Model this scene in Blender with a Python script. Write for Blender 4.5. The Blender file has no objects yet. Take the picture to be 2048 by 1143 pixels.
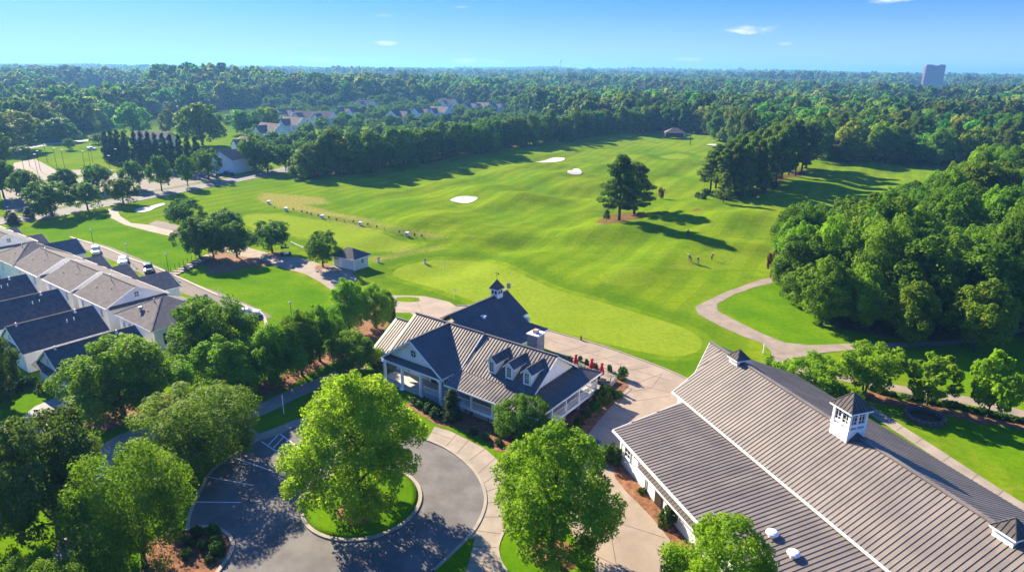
import bpy, math, random
import numpy as np
from mathutils import Vector, Matrix
from mathutils.geometry import delaunay_2d_cdt

random.seed(7)
RNG = np.random.default_rng(11)
sc = bpy.context.scene
COL = sc.collection
D = bpy.data
rad = math.radians

# ------------------------------------------------------------------ camera
F, PITCH, ROLL, CAMH = 1300.0, rad(18.46), rad(0.6), 42.0
cam = D.objects.new('camera', D.cameras.new('camera')); COL.objects.link(cam)
cam.data.sensor_width = 36; cam.data.lens = F / 2048 * 36
cam.data.clip_start = 0.5; cam.data.clip_end = 60000
cam.matrix_world = Matrix.Translation((0, 0, CAMH)) @ Matrix.Rotation(math.pi/2 - PITCH, 4, 'X') @ Matrix.Rotation(ROLL, 4, 'Z')
sc.camera = cam

def ray(px, py):
    u, v = px - 1024, py - 571.5
    c, s = math.cos(ROLL), math.sin(ROLL)
    a, b = (u*c + v*s)/F, (-u*s + v*c)/F
    return (a, math.cos(PITCH) - b*math.sin(PITCH), -math.sin(PITCH) - b*math.cos(PITCH))

def proj(x, y, z):
    """photo position of world points (arrays allowed)"""
    z = z - CAMH
    d = y*math.cos(PITCH) - z*math.sin(PITCH); up = y*math.sin(PITCH) + z*math.cos(PITCH)
    d = np.maximum(d, 1e-3)
    u, v = F*x/d, -F*up/d
    c, s = math.cos(ROLL), math.sin(ROLL)
    return 1024 + u*c - v*s, 571.5 + u*s + v*c

# ------------------------------------------------------------------ ground height
def sm(x, a, b):
    t = np.clip((x - a)/(b - a), 0, 1)
    return t*t*(3 - 2*t)

BUMPS = []      # x, y, radius across, radius along, amplitude
HILLS = []
def hgt(x, y):
    x = np.asarray(x, float); y = np.asarray(y, float)
    m = sm(y, 112, 150)*sm(x + 42 + .26*(y - 110), 0, 30)*(1 - sm(y, 430, 700))
    h = .55*np.sin(x*.071 + .6*np.sin(y*.031))*np.sin(y*.052 + .7) + .35*np.sin(x*.13 + y*.09 + 1) + .22*np.sin(x*.21 - y*.17)
    h = h + .12*np.sin(x*.37 + y*.05)*np.sin(y*.31)
    for bx, by, rx, ry, a in BUMPS:
        h = h + a*np.exp(-((x - bx)/rx)**2 - ((y - by)/ry)**2)
    h = 1.6*m*h
    d = np.hypot(x, y)
    f = sm(d, 550, 1000)
    h = h + f*(5*np.sin(x*.0045 + 1)*np.sin(y*.0052 + .6) + 3*np.sin(x*.011 + y*.009) - 2)
    for bx, by, rx, ry, a in HILLS:
        h = h + a*np.exp(-((x - bx)/rx)**2 - ((y - by)/ry)**2)
    return h

def G(px, py, lift=0.0):
    """point of the ground seen at a place of the photograph"""
    d = ray(px, py)
    t = CAMH / -d[2] if d[2] < -1e-4 else 4000
    for _ in range(14):
        z = float(hgt(d[0]*t, d[1]*t))
        t = (CAMH - z) / -d[2]
    return Vector((d[0]*t, d[1]*t, CAMH + d[2]*t + lift))

def az_point(px, dist):
    a = math.atan((px - 1024)*math.cos(PITCH)/F)
    return dist*math.sin(a), dist*math.cos(a)

for px, dist, rx, ry, a in [(400, 960, 130, 110, 15), (510, 960, 60, 80, 6), (230, 1300, 180, 150, 9), (30, 1500, 260, 160, 9), (690, 830, 110, 100, 14), (800, 1050, 150, 130, 7),
                            (1250, 5200, 1300, 500, 44), (1560, 5200, 700, 450, 34), (1750, 5600, 900, 500, 30), (1030, 5400, 600, 400, 40), (200, 7500, 2600, 700, 52), (860, 7600, 1600, 700, 50), (1980, 7800, 1500, 700, 40)]:
    x, y = az_point(px, dist); HILLS.append((x, y, rx, ry, a))
for px, py, rx, ry, a in [(1262, 552, 9, 7, 1.0), (1235, 610, 16, 7, .5), (1170, 470, 14, 8, 1.3), (1030, 490, 18, 6, -.8), (1330, 470, 14, 10, 1.0), (1430, 440, 12, 9, 1.1), (1500, 500, 9, 7, 1.2), (1400, 520, 9, 6, .3),
                          (1050, 395, 14, 9, 1.1), (880, 440, 20, 8, .5), (1240, 445, 12, 9, .9), (980, 380, 10, 10, 1.0), (1100, 335, 16, 9, 1.2), (1160, 352, 9, 7, 1.0), (1180, 385, 18, 8, -.9), (960, 420, 8, 5, -.5)]:
    g = G(px, py); BUMPS.append((g.x, g.y, rx, ry, a))

# ------------------------------------------------------------------ materials
def new_mat(name):
    m = D.materials.new(name); m.use_nodes = True
    nt = m.node_tree; nt.nodes.clear()
    out = nt.nodes.new('ShaderNodeOutputMaterial')
    return m, nt, out
def nd(nt, t, **kw):
    n = nt.nodes.new(t)
    for k, v in kw.items():
        if k in n.inputs.keys() if isinstance(k, str) and k[0].isupper() else False: n.inputs[k].default_value = v
        else: setattr(n, k, v)
    return n
def mixc(nt, fac, a, b, mode='MIX'):
    n = nt.nodes.new('ShaderNodeMix'); n.data_type = 'RGBA'; n.blend_type = mode
    for i, v in ((0, fac), (6, a), (7, b)):
        if hasattr(v, 'node'): nt.links.new(v, n.inputs[i])
        elif i == 0: n.inputs[0].default_value = v
        else: n.inputs[i].default_value = (*v, 1)
    return n.outputs[2]
def ntex(nt, scale, detail=4, rough=.6, coord=None, scl=None):
    if coord is None:
        tc = nt.nodes.new('ShaderNodeTexCoord'); coord = tc.outputs['Object']
    if scl:
        mp = nt.nodes.new('ShaderNodeMapping'); mp.inputs['Scale'].default_value = scl
        nt.links.new(coord, mp.inputs['Vector']); coord = mp.outputs['Vector']
    n = nt.nodes.new('ShaderNodeTexNoise'); n.inputs['Scale'].default_value = scale
    n.inputs['Detail'].default_value = detail; n.inputs['Roughness'].default_value = rough
    nt.links.new(coord, n.inputs['Vector'])
    return n.outputs['Fac']
def ramp(nt, fac, a, b, c0=0.0, c1=1.0):
    n = nt.nodes.new('ShaderNodeMapRange'); n.clamp = True; n.interpolation_type = 'SMOOTHSTEP'
    n.inputs['From Min'].default_value = a; n.inputs['From Max'].default_value = b
    n.inputs['To Min'].default_value = c0; n.inputs['To Max'].default_value = c1
    nt.links.new(fac, n.inputs['Value']); return n.outputs['Result']
def math_(nt, op, a, b):
    n = nt.nodes.new('ShaderNodeMath'); n.operation = op
    for i, v in enumerate((a, b)):
        if hasattr(v, 'node'): nt.links.new(v, n.inputs[i])
        else: n.inputs[i].default_value = v
    return n.outputs[0]
def simple(name, col, rough=.8, var=.18, scale=3.0, spec=.3, metal=0.0, bump=0.0, bscale=20, second=None, stain=0.0):
    m, nt, out = new_mat(name)
    b = nt.nodes.new('ShaderNodeBsdfPrincipled'); nt.links.new(b.outputs[0], out.inputs[0])
    b.inputs['Roughness'].default_value = rough; b.inputs['Metallic'].default_value = metal
    b.inputs['Specular IOR Level'].default_value = spec
    if var > 0:
        f = ntex(nt, scale, 5, .62)
        f = ramp(nt, f, .3, .7)
        lo = tuple(c*(1 - var) for c in col); hi = second or tuple(min(1, c*(1 + var)) for c in col)
        c_ = mixc(nt, f, lo, hi)
        if stain:      # worn patches, drips and tyre dirt with shapes of their own
            s1 = ramp(nt, ntex(nt, .22, 6, .68), .5, .68, 0, stain); s2 = ramp(nt, ntex(nt, 1.7, 5, .7, scl=(1, .35, 1)), .56, .7, 0, stain*.8)
            c_ = mixc(nt, s1, c_, tuple(c*.62 for c in col)); c_ = mixc(nt, s2, c_, tuple(c*.5 for c in col))
            c_ = mixc(nt, ramp(nt, ntex(nt, .5, 4, .6), .62, .75, 0, stain*.7), c_, tuple(min(1, c*1.3) for c in col))
        nt.links.new(c_, b.inputs['Base Color'])
    else:
        b.inputs['Base Color'].default_value = (*col, 1)
    if bump:
        f2 = ntex(nt, bscale, 3, .6)
        bp = nt.nodes.new('ShaderNodeBump'); bp.inputs['Strength'].default_value = bump; bp.inputs['Distance'].default_value = .05
        nt.links.new(f2, bp.inputs['Height']); nt.links.new(bp.outputs[0], b.inputs['Normal'])
    return m

M = {}
M['asphalt'] = simple('asphalt', (0.135, 0.125, 0.122), .85, .22, .35, bump=.25, bscale=9, stain=0.45)
M['concrete'] = simple('concrete', (0.3, 0.25, 0.198), .85, .12, .5, bump=.1, stain=0.32)
M['plaza'] = simple('plaza_concrete', (0.3, 0.237, 0.182), .85, .13, .3, bump=.1, stain=0.32)
M['path'] = simple('path_concrete', (0.26, 0.21, 0.165), .88, .14, .5, bump=.1, stain=0.32)
M['kerb'] = simple('kerb_concrete', (0.32, 0.28, 0.225), .85, .15, .8, stain=0.32)
M['road'] = simple('road_asphalt', (0.125, 0.12, 0.128), .9, .12, .3, stain=0.45)
M['lot'] = simple('lot_paving', (0.13, 0.105, 0.093), .9, .12, .2, stain=0.45)
M['drive'] = simple('driveway', (0.28, 0.28, 0.28), .85, .1, .4, stain=0.32)
M['mulch'] = simple('pine_straw', (0.2, 0.088, 0.042), .95, .45, 1.6, bump=.8, bscale=6)
M['sand'] = simple('bunker_sand', (0.5, 0.46, 0.39), .95, .08, .6)
M['court'] = simple('court_paving', (0.155, 0.125, 0.108), .9, .1, .15, stain=0.32)
M['joint'] = simple('joint_dark', (0.16, 0.125, 0.1), .9, .1, 2)
M['paint'] = simple('road_paint', (.7, .72, .74), .7, .1, 2)
M['white'] = simple('white_paint', (0.84, 0.84, 0.82), .55, .05, 1.5)
M['siding'] = simple('white_siding', (0.84, 0.83, 0.8), .6, .06, .8)
M['trim'] = simple('white_trim', (0.86, 0.86, 0.85), .5, .03, 2)
M['cream'] = simple('cream_siding', (0.72, 0.68, 0.6), .65, .06, 1)
M['blue_siding'] = simple('pale_blue_siding', (0.6, 0.7, 0.82), .65, .05, 1)
M['brick'] = simple('brick_pink', (.42, .29, .25), .85, .25, 3)
M['floor'] = simple('porch_floor', (0.42, 0.4, 0.39), .7, .1, 1)
M['dark'] = simple('dark_trim', (.02, .02, .022), .5, .1, 2)
M['wood'] = simple('dark_wood', (.07, .035, .02), .7, .3, 3)
M['bark'] = simple('bark', (.085, .065, .05), .95, .35, 6, bump=.5)
M['bark_light'] = simple('bark_light', (.2, .16, .13), .95, .3, 6)
M['stone'] = simple('chimney_stone', (.36, .33, .3), .85, .15, 2)
M['firepit'] = simple('field_stone', (.14, .1, .08), .95, .45, 3, bump=.6)
M['red'] = simple('red_canvas', (.42, .012, .015), .75, .15, 3)
M['black'] = simple('black_metal', (.015, .016, .016), .45, .1, 3)
M['steel'] = simple('steel', (.45, .46, .47), .35, .08, 3, metal=.8)
M['silver'] = simple('silver_paint', (.5, .51, .53), .3, .05, 2, spec=.6)
M['carwhite'] = simple('white_car_paint', (.7, .7, .7), .3, .03, 2, spec=.6)
M['carblack'] = simple('black_car_paint', (.02, .021, .025), .25, .05, 2, spec=.6)
M['rubber'] = simple('rubber', (.02, .02, .02), .8, .1, 4)
M['shingle'] = simple('grey_shingle', (0.17, 0.15, 0.138), .95, .2, 1.4, spec=.1, bump=.3, bscale=6)
M['shingle_dark'] = simple('charcoal_shingle', (0.11, 0.1, 0.1), .95, .22, 1.2, spec=.1, bump=.3, bscale=6)
M['shingle_far'] = simple('weathered_shingle', (0.19, 0.145, 0.13), .95, .18, .8, spec=.1)
M['skin'] = simple('skin', (.42, .24, .16), .6, 0)
M['shirt_white'] = simple('white_shirt', (.7, .7, .7), .8, 0)
M['shirt_red'] = simple('dark_red_shirt', (.2, .05, .03), .8, 0)
M['shirt_blue'] = simple('navy_shirt', (.03, .04, .09), .8, 0)
M['khaki'] = simple('khaki_trousers', (.3, .23, .15), .8, 0)
M['tower'] = simple('tower_concrete', (0.22, 0.11, 0.105), .8, .08, .05)
M['tower_glass'] = simple('tower_window', (0.06, 0.035, 0.05), .3, .05, .1)

def glass_mat():
    m, nt, out = new_mat('window_glass')
    b = nt.nodes.new('ShaderNodeBsdfPrincipled'); nt.links.new(b.outputs[0], out.inputs[0])
    b.inputs['Base Color'].default_value = (.025, .03, .035, 1); b.inputs['Roughness'].default_value = .12
    b.inputs['Specular IOR Level'].default_value = .6
    return m
M['glass'] = glass_mat()

def roof_mat(name, col, rough, metal=0.0, panel=0.0):
    m, nt, out = new_mat(name)
    b = nt.nodes.new('ShaderNodeBsdfPrincipled'); nt.links.new(b.outputs[0], out.inputs[0])
    f = ntex(nt, .35, 5, .6); g = ntex(nt, 2.0, 4, .6, scl=(1, 1, .25))
    c1 = mixc(nt, ramp(nt, f, .3, .7), tuple(c*.86 for c in col), tuple(c*1.12 for c in col))
    c2 = mixc(nt, ramp(nt, g, .45, .8, 0, .25), c1, tuple(c*.6 for c in col))
    if panel:
        tc = nt.nodes.new('ShaderNodeTexCoord'); sx = nt.nodes.new('ShaderNodeSeparateXYZ'); nt.links.new(tc.outputs['Object'], sx.inputs[0])
        wn = nt.nodes.new('ShaderNodeTexWhiteNoise'); wn.noise_dimensions = '1D'; nt.links.new(math_(nt, 'FLOOR', math_(nt, 'DIVIDE', sx.outputs['Y'], panel), 0), wn.inputs['W'])
        c2 = mixc(nt, ramp(nt, wn.outputs['Value'], 0, 1, 0, .5), c2, tuple(c*.78 for c in col))
        st = ntex(nt, .8, 5, .7, scl=(.12, 1.6, .12)); c2 = mixc(nt, ramp(nt, st, .5, .72, 0, .45), c2, tuple(c*.6 for c in col))
    nt.links.new(c2, b.inputs['Base Color'])
    nt.links.new(ramp(nt, f, .3, .7, rough - .06, rough + .08), b.inputs['Roughness'])
    b.inputs['Metallic'].default_value = metal; b.inputs['Specular IOR Level'].default_value = .5
    return m
M['metal_roof'] = roof_mat('standing_seam_metal', (0.15, 0.132, 0.122), .45, .55)
M['metal_roof_barn'] = roof_mat('barn_seam_metal', (.19, .162, .142), .5, .1, panel=.94)
M['metal_dark'] = simple('cupola_metal', (.1, .088, .084), .75, .15, 1.0, spec=.12)

def leaf_mat(name, dark, light, trans=.4, tint=(1.0, 1.15, .5), hue=.12, stand=False):
    m, nt, out = new_mat(name)
    at = nt.nodes.new('ShaderNodeAttribute'); at.attribute_name = 'tint'
    c = mixc(nt, at.outputs['Fac'], dark, light)
    oi = nt.nodes.new('ShaderNodeObjectInfo')
    v = ramp(nt, oi.outputs['Random'], 0, 1, 1 - hue*1.6, 1 + hue*1.6)
    hs = nt.nodes.new('ShaderNodeHueSaturation')
    nt.links.new(c, hs.inputs['Color']); nt.links.new(v, hs.inputs['Value'])
    nt.links.new(ramp(nt, math_(nt, 'FRACT', math_(nt, 'MULTIPLY', oi.outputs['Random'], 17.3), 0), 0, 1, .5 - hue*.22, .5 + hue*.14), hs.inputs['Hue'])
    if stand:      # stands of different species: patches of lighter and darker green over the land
        f = ntex(nt, .007, 4, .6, oi.outputs['Location'])
        hs2 = nt.nodes.new('ShaderNodeHueSaturation'); nt.links.new(hs.outputs[0], hs2.inputs['Color'])
        nt.links.new(ramp(nt, f, .35, .66, .55, 1.35), hs2.inputs['Value'])
        nt.links.new(ramp(nt, ntex(nt, .013, 3, .6, oi.outputs['Location']), .35, .65, .475, .53), hs2.inputs['Hue']); hs = hs2
    df = nt.nodes.new('ShaderNodeBsdfPrincipled'); df.inputs['Roughness'].default_value = .6; df.inputs['Specular IOR Level'].default_value = .12
    tr = nt.nodes.new('ShaderNodeBsdfTranslucent')
    nt.links.new(hs.outputs[0], df.inputs['Base Color'])
    nt.links.new(mixc(nt, 1, hs.outputs[0], tint, 'MULTIPLY'), tr.inputs['Color'])
    mx = nt.nodes.new('ShaderNodeMixShader'); mx.inputs[0].default_value = trans
    nt.links.new(df.outputs[0], mx.inputs[1]); nt.links.new(tr.outputs[0], mx.inputs[2]); nt.links.new(mx.outputs[0], out.inputs[0])
    return m
L = {}
L['bright'] = leaf_mat('leaf_bright', (.2, .33, .014), (.36, .49, .028), .54, hue=.03)
L['maple'] = leaf_mat('leaf_maple', (.12, .26, .012), (.27, .41, .022), .53, hue=.03)
L['mid'] = leaf_mat('leaf_mid', (.09, .2, .012), (.19, .32, .02), .52, hue=.07)
L['lime'] = leaf_mat('leaf_lime', (.13, .28, .01), (.26, .42, .016), .54, hue=.06)
L['olive'] = leaf_mat('leaf_olive', (.1, .195, .008), (.205, .315, .015), .5, hue=.04)
L['oak'] = leaf_mat('leaf_dark', (.05, .11, .016), (.125, .2, .032), .44)
L['street'] = leaf_mat('leaf_street', (.065, .16, .012), (.13, .25, .018), .5, hue=.08)
L['forest'] = leaf_mat('leaf_forest', (.085, .18, .01), (.185, .295, .018), .5, hue=.24, stand=True)
L['wood'] = leaf_mat('leaf_wood', (.075, .165, .01), (.18, .295, .018), .5, hue=.1)
L['pine'] = leaf_mat('leaf_pine', (.075, .14, .017), (.17, .25, .03), .44)
L['cypress'] = leaf_mat('leaf_cypress', (.02, .052, .014), (.05, .1, .02), .28)
L['line'] = leaf_mat('leaf_treeline', (.07, .16, .011), (.155, .265, .018), .45)
L['shrub'] = leaf_mat('leaf_shrub', (.035, .09, .011), (.085, .175, .016), .36)
L['rust'] = leaf_mat('leaf_rust', (.12, .06, .035), (.22, .125, .07), .4)

# ------------------------------------------------------------------ mesh helpers
class MB:
    def __init__(s): s.v = []; s.f = []
    def poly(s, pts):
        i = len(s.v); s.v += [tuple(p) for p in pts]; s.f.append(tuple(range(i, i + len(pts)))); return s
    def box(s, c, h, ax=None):
        c = Vector(c); ax = ax or (Vector((1, 0, 0)), Vector((0, 1, 0)), Vector((0, 0, 1)))
        i = len(s.v)
        for z in (-1, 1):
            for x, y in ((-1, -1), (1, -1), (1, 1), (-1, 1)):
                s.v.append(tuple(c + ax[0]*x*h[0] + ax[1]*y*h[1] + ax[2]*z*h[2]))
        for q in ((3, 2, 1, 0), (4, 5, 6, 7), (0, 1, 5, 4), (1, 2, 6, 5), (2, 3, 7, 6), (3, 0, 4, 7)): s.f.append(tuple(i + k for k in q))
        return s
    def b2(s, lo, hi):
        return s.box([(a + b)/2 for a, b in zip(lo, hi)], [abs(b - a)/2 for a, b in zip(lo, hi)])
    def bar(s, p, q, w, h, up=(0, 0, 1)):
        p, q = Vector(p), Vector(q); d = (q - p); l = d.length
        if l < 1e-6: return s
        d /= l; side = d.cross(Vector(up))
        if side.length < 1e-4: side = d.cross(Vector((1, 0, 0)))
        side.normalize(); u = side.cross(d)
        return s.box((p + q)/2, (l/2, w/2, h/2), (d, side, u))
    def cyl(s, p, q, r1, r2=None, n=10, cap=True):
        p, q = Vector(p), Vector(q); r2 = r1 if r2 is None else r2
        d = (q - p).normalized(); a = d.orthogonal().normalized(); b = d.cross(a); i = len(s.v)
        for c, r in ((p, r1), (q, r2)):
            for k in range(n):
                t = 2*math.pi*k/n; s.v.append(tuple(c + a*math.cos(t)*r + b*math.sin(t)*r))
        for k in range(n): s.f.append((i + k, i + (k + 1) % n, i + n + (k + 1) % n, i + n + k))
        if cap: s.f.append(tuple(i + n - 1 - k for k in range(n))); s.f.append(tuple(i + n + k for k in range(n)))
        return s
    def lathe(s, c, prof, n=16):
        c = Vector(c); i = len(s.v)
        for r, z in prof:
            for k in range(n):
                t = 2*math.pi*k/n; s.v.append((c.x + r*math.cos(t), c.y + r*math.sin(t), c.z + z))
        for j in range(len(prof) - 1):
            for k in range(n): s.f.append((i + j*n + k, i + j*n + (k + 1) % n, i + (j + 1)*n + (k + 1) % n, i + (j + 1)*n + k))
        s.f.append(tuple(i + n - 1 - k for k in range(n))); j = len(prof) - 1; s.f.append(tuple(i + j*n + k for k in range(n)))
        return s
    def slab(s, pts, th):
        """plate with its upper face at pts and thickness th straight down"""
        pts = [Vector(p) for p in pts]; n = len(pts)
        nr = sum(((pts[k] - pts[0]).cross(pts[k + 1] - pts[0]) for k in range(1, n - 1)), Vector())
        if nr.z < 0: pts = pts[::-1]
        i = len(s.v); s.v += [tuple(p) for p in pts] + [(p.x, p.y, p.z - th) for p in pts]
        s.f.append(tuple(range(i, i + n))); s.f.append(tuple(range(i + 2*n - 1, i + n - 1, -1)))
        for k in range(n): s.f.append((i + k, i + n + k, i + n + (k + 1) % n, i + (k + 1) % n))
        return s
    def build(s, name, mat, parent=None, smooth=False):
        me = D.meshes.new(name); me.from_pydata(s.v, [], s.f); me.materials.append(mat)
        if smooth: me.polygons.foreach_set('use_smooth', [True]*len(me.polygons))
        me.update(); o = D.objects.new(name, me); COL.objects.link(o)
        if parent: o.parent = parent
        return o

def roof_plane(mb, pts, seam=.5, th=.1, sw=.04, sh=.06, phase=0.0):
    mb.slab(pts, th)
    if not seam: return
    P = [Vector(p) for p in pts]; n = sum(((P[k] - P[0]).cross(P[k + 1] - P[0]) for k in range(1, len(P) - 1)), Vector()).normalized()
    if n.z < 0: n = -n
    down = Vector((n.x*n.z, n.y*n.z, -(n.x**2 + n.y**2))).normalized(); e = n.cross(down)
    o = P[0]; S = [((p - o).dot(e), (p - o).dot(down)) for p in P]
    lo, hi = min(a for a, b in S), max(a for a, b in S)
    k = math.floor(lo/seam) + 1
    s_ = k*seam + phase
    while s_ < hi - .02:
        if s_ > lo + .02:
            ts = []
            for (a1, b1), (a2, b2) in zip(S, S[1:] + S[:1]):
                if (a1 - s_)*(a2 - s_) < 0: ts.append(b1 + (b2 - b1)*(s_ - a1)/(a2 - a1))
            ts.sort()
            for t1, t2 in zip(ts[::2], ts[1::2]):
                if t2 - t1 > .15: mb.box(o + e*s_ + down*((t1 + t2)/2) + n*(sh/2 - .005), ((t2 - t1)/2 - .01, sw/2, sh/2), (down, e, n))
        s_ += seam

def tag(o, label=None, cat=None, group=None, kind=None):
    if label: o['label'] = label
    if cat: o['category'] = cat
    if group: o['group'] = group
    if kind: o['kind'] = kind
    return o
def empty(name, loc, rz=0.0):
    o = D.objects.new(name, None); o.empty_display_size = .5; o.location = loc; o.rotation_euler = (0, 0, rz); COL.objects.link(o); return o
def kids(o): return [c for c in KID.get(o.name, ())]
def copy_tree(src, loc=None, rz=None, scale=None):
    """a thing, its parts and sub-parts; parts share their meshes"""
    def cp(o, par):
        c = o.copy(); COL.objects.link(c)
        if par: c.parent = par
        for ch in list(o.children): cp(ch, c)
        return c
    r = cp(src, None)
    if loc is not None: r.location = loc
    if rz is not None: r.rotation_euler = (0, 0, rz)
    if scale is not None: r.scale = scale
    return r

# ------------------------------------------------------------------ flat sheets on the ground
def spline(pts, n=6, closed=True):
    P = [Vector(p) for p in pts]; out = []
    m = len(P); rng = range(m if closed else m - 1)
    for i in rng:
        if closed: a, b, c, d = P[i - 1], P[i], P[(i + 1) % m], P[(i + 2) % m]
        else: a, b, c, d = P[max(i - 1, 0)], P[i], P[i + 1], P[min(i + 2, m - 1)]
        for k in range(n):
            t = k/n
            out.append(.5*((2*b) + (c - a)*t + (2*a - 5*b + 4*c - d)*t*t + (3*b - a - 3*c + d)*t**3))
    if not closed: out.append(P[-1])
    return out
def gp(pix): return [G(*p).xy for p in pix]
def inside(pts, X, Y):
    r = np.zeros(np.shape(X), bool); n = len(pts); j = n - 1
    for i in range(n):
        xi, yi = pts[i][0], pts[i][1]; xj, yj = pts[j][0], pts[j][1]
        c = ((yi > Y) != (yj > Y)) & (X < (xj - xi)*(Y - yi)/((yj - yi) or 1e-9) + xi)
        r ^= c; j = i
    return r
def sdf(pts, X, Y):
    d = np.full(np.shape(X), 1e9)
    n = len(pts)
    for i in range(n):
        ax, ay = pts[i][0], pts[i][1]; bx, by = pts[(i + 1) % n][0], pts[(i + 1) % n][1]
        ex, ey = bx - ax, by - ay; l = ex*ex + ey*ey + 1e-9
        t = np.clip(((X - ax)*ex + (Y - ay)*ey)/l, 0, 1)
        d = np.minimum(d, np.hypot(X - ax - t*ex, Y - ay - t*ey))
    return np.where(inside(pts, X, Y), d, -d)
def sheet(name, pts, mat, off, step=0.0, label=None, kind='structure'):
    """pts: ground outline. step>0 drapes the sheet over uneven ground"""
    pts = [Vector((p[0], p[1])) for p in pts]
    if step:
        q = []
        for a, b in zip(pts, pts[1:] + pts[:1]):
            k = max(1, int((b - a).length/step))
            q += [a + (b - a)*i/k for i in range(k)]
        pts = q
    n = len(pts); extra = []
    if step:
        xs = [p.x for p in pts]; ys = [p.y for p in pts]
        X, Y = np.meshgrid(np.arange(min(xs), max(xs), step), np.arange(min(ys), max(ys), step))
        X, Y = X.ravel(), Y.ravel(); k = sdf(pts, X, Y) > step*.4
        extra = [Vector((a, b)) for a, b in zip(X[k], Y[k])]
    vs, es, fs, *_ = delaunay_2d_cdt(pts + extra, [(i, (i + 1) % n) for i in range(n)], [], 1, 1e-4)
    hz = hgt(np.array([v.x for v in vs]), np.array([v.y for v in vs]))
    me = D.meshes.new(name); me.from_pydata([(v.x, v.y, float(h) + off) for v, h in zip(vs, hz)], [], [tuple(f) for f in fs])
    me.materials.append(mat); me.update()
    for p in me.polygons:
        if p.normal.z < 0: p.flip()
    o = D.objects.new(name, me); COL.objects.link(o)
    return tag(o, label, None, None, kind)
def strip(name, line, w, mat, off, step=2.0, kind='structure'):
    """a road or path of width w along a ground polyline"""
    L_ = [Vector((p[0], p[1])) for p in line]
    a, b = [], []
    for i, p in enumerate(L_):
        d = (L_[min(i + 1, len(L_) - 1)] - L_[max(i - 1, 0)]).normalized(); nrm = Vector((-d.y, d.x))*w/2
        a.append(p + nrm); b.append(p - nrm)
    return sheet(name, a + b[::-1], mat, off, step, kind=kind)
def sweep(mb, line, w, h, base=0.0, closed=False):
    """kerb: a bar of section w x h following a ground polyline"""
    L_ = [Vector((p[0], p[1])) for p in line]; n = len(L_); i0 = len(mb.v)
    for i, p in enumerate(L_):
        a = L_[(i - 1) % n] if closed else L_[max(i - 1, 0)]; b = L_[(i + 1) % n] if closed else L_[min(i + 1, n - 1)]
        d = (b - a).normalized(); nr = Vector((-d.y, d.x))*w/2; z = float(hgt(p.x, p.y)) + base
        for q, zz in ((p - nr, z - .1), (p - nr, z + h), (p + nr, z + h), (p + nr, z - .1)): mb.v.append((q.x, q.y, zz))
    for i in range(n if closed else n - 1):
        j = (i + 1) % n
        for k in range(3): mb.f.append((i0 + i*4 + k, i0 + i*4 + k + 1, i0 + j*4 + k + 1, i0 + j*4 + k))
    return mb
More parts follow.
